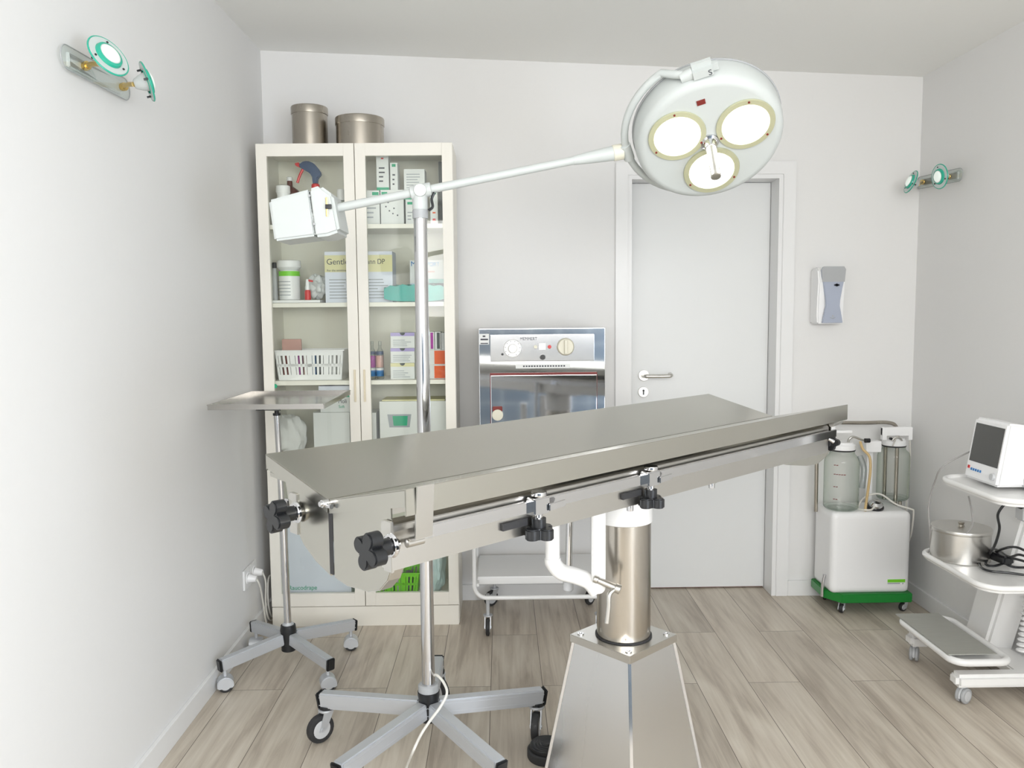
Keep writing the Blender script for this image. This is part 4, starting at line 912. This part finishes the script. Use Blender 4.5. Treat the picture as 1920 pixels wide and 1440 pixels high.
# rod hanging behind
hr = TP(.857, SF-.02, 0)
mb = MB(); mb.cyl((hr.x, hr.y, .95), (hr.x-.010, hr.y, .575), .0095, n=20); part('hanging_rod', mb, 'chrome', tb)
mb = MB(); mb.lathe((hr.x-.010, hr.y, .588), (0, 0, -1), [(0, .0125), (.002, .0145), (.024, .0145), (.030, .009)], 24); part('rod_foot', mb, 'lgrey', tb)
# column head, column, levers
mb = MB(); mb.lathe(tcx+V(0, 0, .785), (0, 0, 1), [(0, .068), (.004, .074), (.075, .074), (.09, .066), (.125, .06)], 48); part('column_head', mb, 'wen', tb)
mb = MB(); mb.beam(TP(.80, -.06, .905), TP(.80, .14, .905), .08, .02, bev=.004); mb.beam(TP(.70, .0, .893), TP(1.05, .0, .893), .12, .03, bev=.006); part('head_bracket', mb, 'wen', tb)
mb = MB(); mb.lathe(tcx+V(0, 0, .475), (0, 0, 1), [(0, .0705), (.31, .0705), (.32, .0690)], 64); part('column', mb, 'steelw', tb)
mb = MB(); mb.lathe(tcx+V(0, 0, .4805), (0, 0, 1), [(0, .0745), (.003, .0745), (.004, .0715)], 64); part('column_seal', mb, 'rubber', tb)
Yh = 1.99
mb = MB(); a_, b_ = PY(1036, 975, Yh), PY(1036, 1056, Yh); mb.tube([a_, b_+V(0, 0, .012)], .0185, 20); el = part('lift_arm', mb, 'wen', tb)
mb = MB(); mb.tube([b_+V(0, 0, .014), b_+V(.002, 0, .0), PY(1052, 1072, Yh-.005), PY(1080, 1080, Yh-.015), PY(1104, 1090, Yh-.02), PY(1119, 1108, Yh-.02)], .0205, 20); part('elbow', mb, 'wen', el)
a_, b_ = PY(1122, 950, 1.955), PY(1122, 1100, 1.955)
mb = MB(); mb.prism([(-.017, 0)]+[(.017*math.cos(R(180+i*20)), -(a_.z-b_.z)+.017*math.sin(R(180+i*20))) for i in range(10)]+[(.017, 0)], (a_, V(1, 0, 0), V(0, 0, 1), V(0, 1, 0)), -.008, .010, .003)
la = part('lever_bar', mb, 'wen', tb)
c0, c1 = PY(1122, 1088, 1.94), PY(1156, 1103, 1.925)
mb = MB(); mb.cyl(c0, c1, .0085, n=20, bev=.001); mb.cyl(c0-(c1-c0).normalized()*.012, c0, .010, n=16, bev=.002); mb.cyl(c1-(c1-c0).normalized()*.004, c1+(c1-c0).normalized()*.010, .0115, n=20, bev=.002); part('pivot_pin', mb, 'steel', tb)
mb = MB(); mb.tube([c1, PY(1143, 1114, 1.915), PY(1141, 1140, 1.912), PY(1138, 1168, 1.91)], .0062, 12); part('release_lever', mb, 'steel', tb)
# pedestal plate and tapered pedestal
frp = (tcx, LL, WW, V(0, 0, 1)); hp2 = .1005
mb = MB(); mb.prism([(-hp2, -hp2), (hp2, -hp2), (hp2, hp2), (-hp2, hp2)], frp, .459, .480, .0015); part('pedestal_plate', mb, 'steel', tb)
mb = MB()
for a in (-1, 1):
    for b in (-1, 1): q = tcx+LL*a*.080+WW*b*.080+V(0, 0, .4795); mb.lathe(q, (0, 0, 1), [(0, .0085), (.003, .0085), (.003, .005), (.001, .004)], 16)
part('plate_bolt', mb, 'chrome', tb)
mb = MB(); h0, h1 = .160, .094
lo = [tcx+LL*a*h0+WW*b*h0+V(0, 0, .012) for a, b in ((-1, -1), (1, -1), (1, 1), (-1, 1))]; hi = [tcx+LL*a*h1+WW*b*h1+V(0, 0, .459) for a, b in ((-1, -1), (1, -1), (1, 1), (-1, 1))]
vl = [mb.bm.verts.new(p) for p in lo]; vh = [mb.bm.verts.new(p) for p in hi]
for i in range(4): mb._f([vl[i], vl[(i+1) % 4], vh[(i+1) % 4], vh[i]])
mb._f(vl[::-1]); mb._f(vh); part('pedestal', mb, 'steelp', tb)
mb = MB()
for i in range(4): mb.beam(lo[i], hi[i], .008, .008, up=(hi[i]-lo[i]).cross(LL+WW if i % 2 else LL-WW), bev=.001)
part('corner_trim', mb, 'chrome', tb)
mb = MB(); mb.prism([(-.172, -.172), (.172, -.172), (.172, .172), (-.172, .172)], frp, 0, .012, .002); part('floor_plate', mb, 'steel', tb)

# ================================================================== SUCTION PUMP
PX0, PX1, PY0, PY1 = 1.426, 1.784, 3.44, 3.655
pu = thing('suction_pump', 'white suction pump with green base and two glass jars in the right corner', 'pump', ((PX0+PX1)/2, (PY0+PY1)/2, 0))
mb = MB(); mb.box((PX0+.004, PY0+.006, .088), (PX1-.004, PY1-.004, .452), .030, 4); part('housing', mb, 'wpl', pu)
mb = MB(); mb.prism([(PX0+.05, PY0-.006), (PX1, PY0-.006), (PX1+.004, PY0), (PX1+.004, PY1), (PX0-.002, PY1), (PX0-.006, PY0+.07)], ((0, 0, 0), (1, 0, 0), (0, 1, 0), (0, 0, 1)), .051, .091, .003); part('base_tray', mb, 'green', pu)
q0, q1 = PY(1664, 1092, PY0+.006), PY(1697, 1086, PY0+.006)
mb = MB(); mb.box((q0.x, PY0+.0045, q0.z), (q1.x, PY0+.0058, q1.z)); lb = part('maker_badge', mb, 'lime', pu)
mb = MB(); mb.box((q0.x, PY0+.0046, q0.z-.007), (q0.x+.055, PY0+.0058, q0.z-.003)); mb.box((q1.x-.012, PY0+.0046, q0.z-.008), (q1.x-.007, PY0+.0058, q0.z-.003)); part('small_print', mb, 'inkg', lb)
for x, y, a in ((PX0+.052, PY1-.03, 1.2), (PX0+.060, PY0+.02, .9), (PX1-.022, PY0+.03, .4), (PX1-.022, PY1-.03, .6)): castor(pu, (x, y), .0195, a, .016, 'fork', top=.055)
mb = MB(); q = PY(1538, 1105, 3.50); mb.tube([V(PX0-.002, 3.50, .16), V(PX0-.009, 3.50, .12), V(PX0-.010, 3.50, .06)], .007, 10); part('side_hook', mb, 'chrome', pu)
mb = MB()
hl = PY(1534, 995, 3.55); zt_ = PY(1600, 793, 3.60).z
mb.tube([(PX0-.009, 3.60, .42), (PX0-.009, 3.60, zt_-.03), (PX0+.012, 3.60, zt_), (PX0+.20, 3.60, zt_), (PX0+.305, 3.60, zt_), (PX0+.345, 3.60, zt_-.02), (PX0+.352, 3.60, zt_-.08), (PX0+.352, 3.60, .44)], .0085, 12); part('push_handle', mb, 'drum', pu)
def jar(cx, cy, z0, r, H):
    mb = MB(); o_ = V(cx, cy, z0)
    mb.lathe(o_, (0, 0, 1), [(0, r*.8), (.004, r*.92), (.014, r), (H*.80, r), (H*.87, r*.93), (H*.92, r*.74), (H*.95, r*.70), (H, r*.70)], 48, cap=False)
    mb.lathe(o_+V(0, 0, .003), (0, 0, 1), [(0, .002), (0, r*.8)], 48, cap=False)
    j = part('glass_jar', mb, 'glassjar', pu)
    mb = MB(); mb.lathe(o_, (0, 0, 1), [(0, .001), (-.0005, r*.84), (.004, r*.93), (.009, r*.985), (.013, r*.90), (.008, .001)], 48, cap=False); part('jar_base', mb, 'glassplate', j)
    mb = MB(); mb.lathe(o_+V(0, 0, H), (0, 0, 1), [(0, r*.72), (.003, r*.74), (.022, r*.74), (.025, r*.66), (.034, r*.6)], 36); ld = part('jar_lid', mb, 'wpl', pu)
    mb = MB(); mb.lathe(o_+V(0, 0, H-.005), (0, 0, 1), [(0, r*.72), (.005, r*.745), (.007, r*.72)], 36); part('lid_seal', mb, 'rubber', ld)
    return j
jl = PY(1580, 945, 3.50); jr = PY(1679, 935, 3.585)
j1 = jar(jl.x, 3.52, .4525, .074, .265); j2 = jar(1.764, 3.60, .475, .069, .245)
mb = MB()
for i, wz in enumerate((.055, .11, .165, .205)):
    a = R(-128); q = V(jl.x, 3.52, .4525+wz)
    for k in range(5 if i == 2 else 2):
        aa = R(-135+k*8); c = q+V(math.cos(aa), math.sin(aa), 0)*.0745; mb.box(c-V(.004, .001, .0015), c+V(.004, .001, .0015))
part('scale_marks', mb, 'dred', j1)
mb = MB(); mb.cyl((1.764, 3.678, .46), (1.764, 3.678, .74), .008, n=16); mb.cyl((1.775, 3.55, .452), (1.775, 3.55, .474), .008, n=16); part('jar_post', mb, 'drum', pu)
mb = MB(); q = PY(1635, 836, 3.56); mb.box(q-V(.034, .02, .026), q+V(.034, .02, .024), .004); mb.box(q-V(.010, -.02, .27), q+V(.016, .03, -.024), .003); part('manifold', mb, 'wpl', pu)
mb = MB(); q = PY(1684, 816, 3.575); mb.box(q-V(.075, .01, .002), q+V(.060, .012, .038), .004); mb.box(q+V(-.075, -.012, -.02), q+V(-.055, .01, .036), .003); mb.box(q+V(.042, -.012, -.02), q+V(.060, .01, .036), .003); part('jar_holder', mb, 'wpl', pu)
mb = MB(); q = PY(1578, 812, 3.50); mb.box(q-V(.052, .006, .012), q+V(-.03, .012, .045), .003); mb.box(q-V(.052, .004, .0), q+V(.046, .02, .012), .003); part('jar_holder', mb, 'wpl', pu)
mb = MB(); mb.tube([PY(1590, 834, 3.51), PY(1592, 824, 3.50), PY(1600, 819, 3.50), PY(1612, 823, 3.51), PY(1620, 826, 3.53)], .0055, 10); mb.tube([PY(1692, 830, 3.57), PY(1688, 822, 3.55), PY(1680, 820, 3.55), PY(1672, 826, 3.55)], .005, 10); mb.cyl(PY(1680, 822, 3.55), PY(1674, 836, 3.54), .003, n=8); part('hose_connector', mb, 'steel', pu)
mb = MB(); q = PY(1626, 826, 3.53); mb.cyl(q-V(.012, 0, 0), q+V(.012, 0, 0), .010, n=18, bev=.002); part('valve_knob', mb, 'black', pu)
mb = MB(); q = PY(1669, 822, 3.55); mb.cyl(q, q-V(0, .012, 0), .006, n=14); part('valve_knob', mb, 'black', pu)
mb = MB(); mb.tube([PY(1613, 828, 3.51), PY(1618, 842, 3.49), PY(1630, 856, 3.48), PY(1632, 880, 3.47), PY(1628, 915, 3.47), PY(1623, 950, 3.47), V(PY(1622, 960, 3.47).x, 3.47, .452)], .0058, 10); part('suction_tube', mb, 'tan', pu)
mb = MB(); mb.tube([PY(1612, 855, 3.50), PY(1620, 880, 3.48), PY(1616, 915, 3.47)], .012, 14); part('float_chamber', mb, 'bottleclear', pu)
q = V(PY(1640, 958, 3.50).x, 3.50, .453)
mb = MB(); mb.lathe(q, V(0, -.35, 1), [(0, .034), (.014, .036), (.018, .034)], 32); part('gauge_base', mb, 'black', pu)
mb = MB(); mb.lathe(q+V(0, -.006, .017), V(0, -.35, 1), [(0, .030), (.010, .030), (.020, .020), (.022, .002)], 32); part('gauge', mb, 'chrome', pu)
mb = MB(); mb.tube([q+V(-.004, -.02, .03), V(q.x-.03, 3.46, .462), V(q.x-.06, 3.462, .459), V(q.x-.075, 3.50, .459), V(q.x-.03, 3.53, .50), V(q.x+.03, 3.52, .515), V(q.x+.09, 3.49, .475), V(q.x+.145, 3.47, .458)] + [V(1.796, 3.47, .44), V(1.802, 3.50, .33), V(1.806, 3.56, .26), V(1.82, 3.60, .30), V(1.848, 3.62, .60), V(1.835, 3.60, .74)], .004, 8); part('clear_tube', mb, 'ivory', pu)

# ================================================================== MONITOR TROLLEY
mt = thing('monitor_trolley', 'white rolling trolley with three shelves on a leaning column by the right wall', 'trolley', (1.66, 2.8, 0))
def rshelf(name, x0, x1, y0, y1, z0, z1, rc, m, root, rim=True):
    mb = MB(); poly = []
    for cx, cy, a0 in ((x1-rc, y1-rc, 0), (x0+rc, y1-rc, 90), (x0+rc, y0+rc, 180), (x1-rc, y0+rc, 270)):
        for k in range(9): a = R(a0+k*11.25); poly.append((cx+rc*math.cos(a), cy+rc*math.sin(a)))
    mb.prism(poly, ((0, 0, 0), (1, 0, 0), (0, 1, 0), (0, 0, 1)), z0, z1, .004)
    o = part(name, mb, m, root)
    if rim:
        mb = MB(); mb.tube([V(a, b, z1+.001) for a, b in poly], .0095, 10, closed=True, smoothpath=False); part('shelf_rim', mb, m, o)
    return o
def sh_at(pf, pn, X, z=None):
    a, b = PX(*pf, X), PX(*pn, X); return a, b
XS = 1.503
uf, un = PX(1766, 890, XS), PX(1872, 940, XS); mf, mn = PX(1728, 1037, XS), PX(1838, 1092, XS)
ZU, ZM = (uf.z+un.z)/2, (mf.z+mn.z)/2
YU0, YU1, YM0, YM1 = un.y-.03, uf.y+.03, mn.y-.03, mf.y+.03
rshelf('shelf', XS, 1.862, YU0, YU1, ZU-.022, ZU-.006, .07, 'wen', mt)
rshelf('shelf', XS, 1.862, YM0, YM1, ZM-.022, ZM-.006, .07, 'wen', mt)
# bottom carrier: tube loop and board
bf, bn = PX(1690, 1168, XS), PX(1800, 1250, XS); ZB = .150
rc = .045; mb = MB(); pts = []; y0_, y1_, x0_, x1_ = 2.605, 2.995, XS+.003, 1.700
for cx, cy, a0 in ((x1_-rc, y1_-rc, 0), (x0_+rc, y1_-rc, 90), (x0_+rc, y0_+rc, 180), (x1_-rc, y0_+rc, 270)):
    for k in range(7): a = R(a0+k*15); pts.append((cx+rc*math.cos(a), cy+rc*math.sin(a), ZB))
mb.tube(pts, .0125, 12, closed=True, smoothpath=False); lo_ = part('carrier_frame', mb, 'wen', mt)
mb = MB(); mb.box((x0_+.01, y0_+.012, ZB-.010), (x1_-.01, y1_-.012, ZB-.002)); part('carrier_plate', mb, 'wen', mt)
# column leaning towards the room
c0 = V(1.800, 2.910, .090); c1 = V(1.800, 2.665, .790)
dC = (c1-c0).normalized()
mb = MB(); mb.beam(c0, c1, .135, .108, up=(1, 0, 0), bev=.012); part('column', mb, 'wen', mt)
for y, x0b, x1b in ((2.63, 1.515, 1.850), (2.965, 1.530, 1.850)):
    mb = MB(); mb.beam((x0b, y, .083), (x1b, y, .083), .058, .046, bev=.012); part('foot_bar', mb, 'wen', mt)
mb = MB(); mb.beam((1.785, 2.64, .085), (1.785, 2.96, .085), .10, .034, bev=.005); part('base_beam', mb, 'wen', mt)
for x, y, a in ((1.553, 2.63, .5), (1.556, 2.965, 1.0), (1.82, 2.63, .6), (1.82, 2.965, .5)): castor(mt, (x, y), .027, a, .016, 'twin', top=.065)
# power strip under the middle shelf and behind the top one
for (px, py, Y) in ((1888, 1100, 2.64),):
    q = PY(px, py, Y); mb = MB(); mb.beam(q-V(.045, 0, 0), q+V(.05, 0, 0), .045, .030, bev=.006); ps = part('power_strip', mb, 'lgrey', mt)
    mb = MB(); mb.cyl(q+V(-.012, -.0225, 0), q+V(-.012, -.026, 0), .011, n=20); part('outlet', mb, 'greypl', ps)
q = PY(1914, 948, 2.58); mb = MB(); mb.beam(q-V(.004, 0, .025), q+V(.06, 0, -.025), .05, .05, bev=.006); part('power_strip', mb, 'lgrey', mt)
# spiral hose
mb = MB(); pts = []
a_, b_ = V(1.800, 2.70, .14), V(1.826, 2.70, .40)
for i in range(170):
    t = i/169; c = a_.lerp(b_, t); an = t*2*math.pi*14; pts.append(c+V(.022*math.cos(an), .022*math.sin(an), 0))
mb.tube(pts, .0042, 7, smoothpath=False); o = part('spiral_cable', mb, 'wpl', mt)
# board on the carrier
mb = MB(); mb.box((x0_-.006, y0_+.03, ZB+.0135), (x1_-.035, y1_+.012, ZB+.0175), .001); o = part('grey_board', mb, ['felt']); tag(o, 'flat grey wood grained board lying on the lowest trolley carrier', 'board')
# patient monitor
q = PZ(1806, 899, ZU+.0); q2 = PZ(1868, 919, ZU); 
mon = thing('patient_monitor', 'white patient monitor with dark screen on the top trolley shelf', 'monitor', (0, 0, 0))
m0, m1 = PZ(1806, 896, ZU), PZ(1868, 918, ZU)
ux = (m1-m0); ux.z = 0; Wm = ux.length; ux.normalize(); uy = V(-ux.y, ux.x, 0)
if uy.y < 0: uy = -uy
mon.location = m0+ux*Wm/2+uy*.06; mon.location.z = ZU+.0; WM[mon.name] = Matrix.Translation(mon.location)
zz0 = ZU+.0055
Hm = .205; dpt = .125
front = lambda a, b, off=0: m0+ux*a+uy*(b*.16-off)+V(0, 0, zz0-m0.z+b)
mb = MB(); t = bmesh.new()
vs = []
for a, yo, h in ((0, 0, 0), (Wm, 0, 0), (Wm, dpt, 0), (0, dpt, 0), (0, Hm*.16, Hm), (Wm, Hm*.16, Hm), (Wm*.93, dpt*.80, Hm*.96), (Wm*.07, dpt*.80, Hm*.96)):
    vs.append(t.verts.new(V(m0.x, m0.y, zz0)+ux*a+uy*yo+V(0, 0, h)))
for f in ((3, 2, 1, 0), (4, 5, 6, 7), (0, 1, 5, 4), (1, 2, 6, 5), (2, 3, 7, 6), (3, 0, 4, 7)): t.faces.new([vs[i] for i in f])
bmesh.ops.bevel(t, geom=t.edges[:], offset=.008, segments=3, affect='EDGES'); mb.join(t, None, True); cs_ = part('housing', mb, 'wpl', mon)
nf = (ux.cross(V(0, 0, 1)+uy*.16)).normalized()
if nf.y > 0: nf = -nf
uv = (V(0, 0, 1)+uy*.16).normalized()
fo = V(m0.x, m0.y, zz0)
mb = MB(); mb.prism([(.016, .060), (Wm-.014, .060), (Wm-.014, Hm-.016), (.016, Hm-.016)], (fo, ux, uv, nf), .0002, .0012); part('screen', mb, 'screen', mon)
mb = MB(); mb.prism([(.016, .034), (.026, .034), (.026, .044), (.016, .044)], (fo, ux, uv, nf), .0002, .002); part('power_button', mb, 'red', mon)
mb = MB()
for i in range(5): a = .034+i*.0125; mb.prism([(a, .030), (a+.007, .030), (a+.007, .038), (a, .038)], (fo, ux, uv, nf), .0002, .0018)
part('key', mb, 'bluprint', mon)
mb = MB(); kc = fo+ux*(Wm-.024)+uv*.030; mb.cyl(kc, kc+nf*.010, .011, n=24, bev=.002); part('rotary_knob', mb, 'lgrey', mon)
mb = MB(); a_ = fo+uy*.06+V(0, 0, .10)-ux*.0
mb.cyl(a_+ux*.004, a_-ux*.016, .006, n=10); mb.tube([a_-ux*.01, a_-ux*.035+V(0, 0, -.012), PY(1770, 873, 2.72), PY(1752, 905, 2.78), PY(1741, 950, 2.80), PY(1744, 1000, 2.80), V(PY(1750, 1040, 2.8).x, 2.82, ZM+.004)], .0028, 7); part('sensor_cable', mb, 'greycable', mon)
mb = MB(); mb.tube([PY(1816, 930, 2.70), PY(1822, 960, 2.68), PY(1823, 985, 2.66), PY(1812, 1000, 2.64)], .0026, 7); part('sensor_cable', mb, 'greycable', mon)
mb = MB(); o_ = PZ(1916, 918, ZU); mb.box((o_.x+.008, o_.y-.02, ZU+.0045), (o_.x+.09, o_.y+.10, ZU+.035), .004); ob = part('control_box', mb, 'lgrey'); tag(ob, 'small pale grey box right of the patient monitor on the top shelf', 'box')
# steel pot
pc_ = PZ(1803, 1050, ZM); pc_ = V(PX(1803, 1030, 1.60).x, 0, 0)
pY = 2.77; c = V(PY(1800, 1040, pY).x, pY, ZM+.0)
c.z = ZM-.0055
tt, ld = drum('steel_pot', 'round lidded steel pot on the middle trolley shelf', c, .094, .112, lid=True, m='steel')
tt['category'] = 'pot'
mb = MB(); mb.lathe(c+V(0, 0, .113), (0, 0, 1), [(0, .012), (.004, .010), (.008, .008), (.014, .011), (.016, .009)], 20); part('lid_knob', mb, 'drum', ld)
# black power lead: plug at the top, coil on the shelf, adapter
pw = thing('power_lead', 'black power lead coiled on the middle trolley shelf with hanging plug', 'cable', (1.72, 2.62, ZM))
zc_ = ZM+.0035
mb = MB(); a_ = PY(1916, 944, 2.545); mb.cyl(a_, a_-V(.030, 0, -.004), .019, .010, 20, bev=.003); mb.cyl(a_-V(.028, 0, -.004), a_-V(.046, 0, -.004), .007, .005, 12); part('plug', mb, 'black', pw)
P_ = lambda px, py, dz=0: PZ(px, py, zc_)+V(0, 0, dz)
pts = [a_-V(.044, 0, -.004), PY(1883, 946, 2.55), PY(1871, 965, 2.56), PY(1874, 990, 2.58), PY(1868, 1015, 2.56), PY(1860, 1032, 2.60), P_(1852, 1045, .006), P_(1838, 1053), P_(1840, 1064), P_(1858, 1071), P_(1890, 1074), P_(1920, 1078)]
mb = MB(); mb.tube(pts, .0042, 8)
Q_ = lambda px, py: PY(px, py, 2.62)
mb.tube([Q_(1925, 1034), Q_(1905, 1026), Q_(1884, 1028), P_(1860, 1046, .014), P_(1848, 1060, .006), P_(1862, 1064, .005), P_(1880, 1062, .010), Q_(1897, 1048), Q_(1912, 1050), Q_(1925, 1054)], .0042, 8)
mb.tube([P_(1846, 1044, .012), P_(1868, 1056, .018), Q_(1896, 1062), Q_(1925, 1064)], .0042, 8)
mb.tube([P_(1856, 1036, .016), P_(1872, 1046, .026), Q_(1892, 1044), Q_(1910, 1040), Q_(1925, 1044)], .0042, 8)
part('lead', mb, 'black', pw)
mb = MB(); mb.beam(P_(1862, 1050, .018), Q_(1892, 1052), .036, .028, bev=.006); part('adapter', mb, 'black', pw)
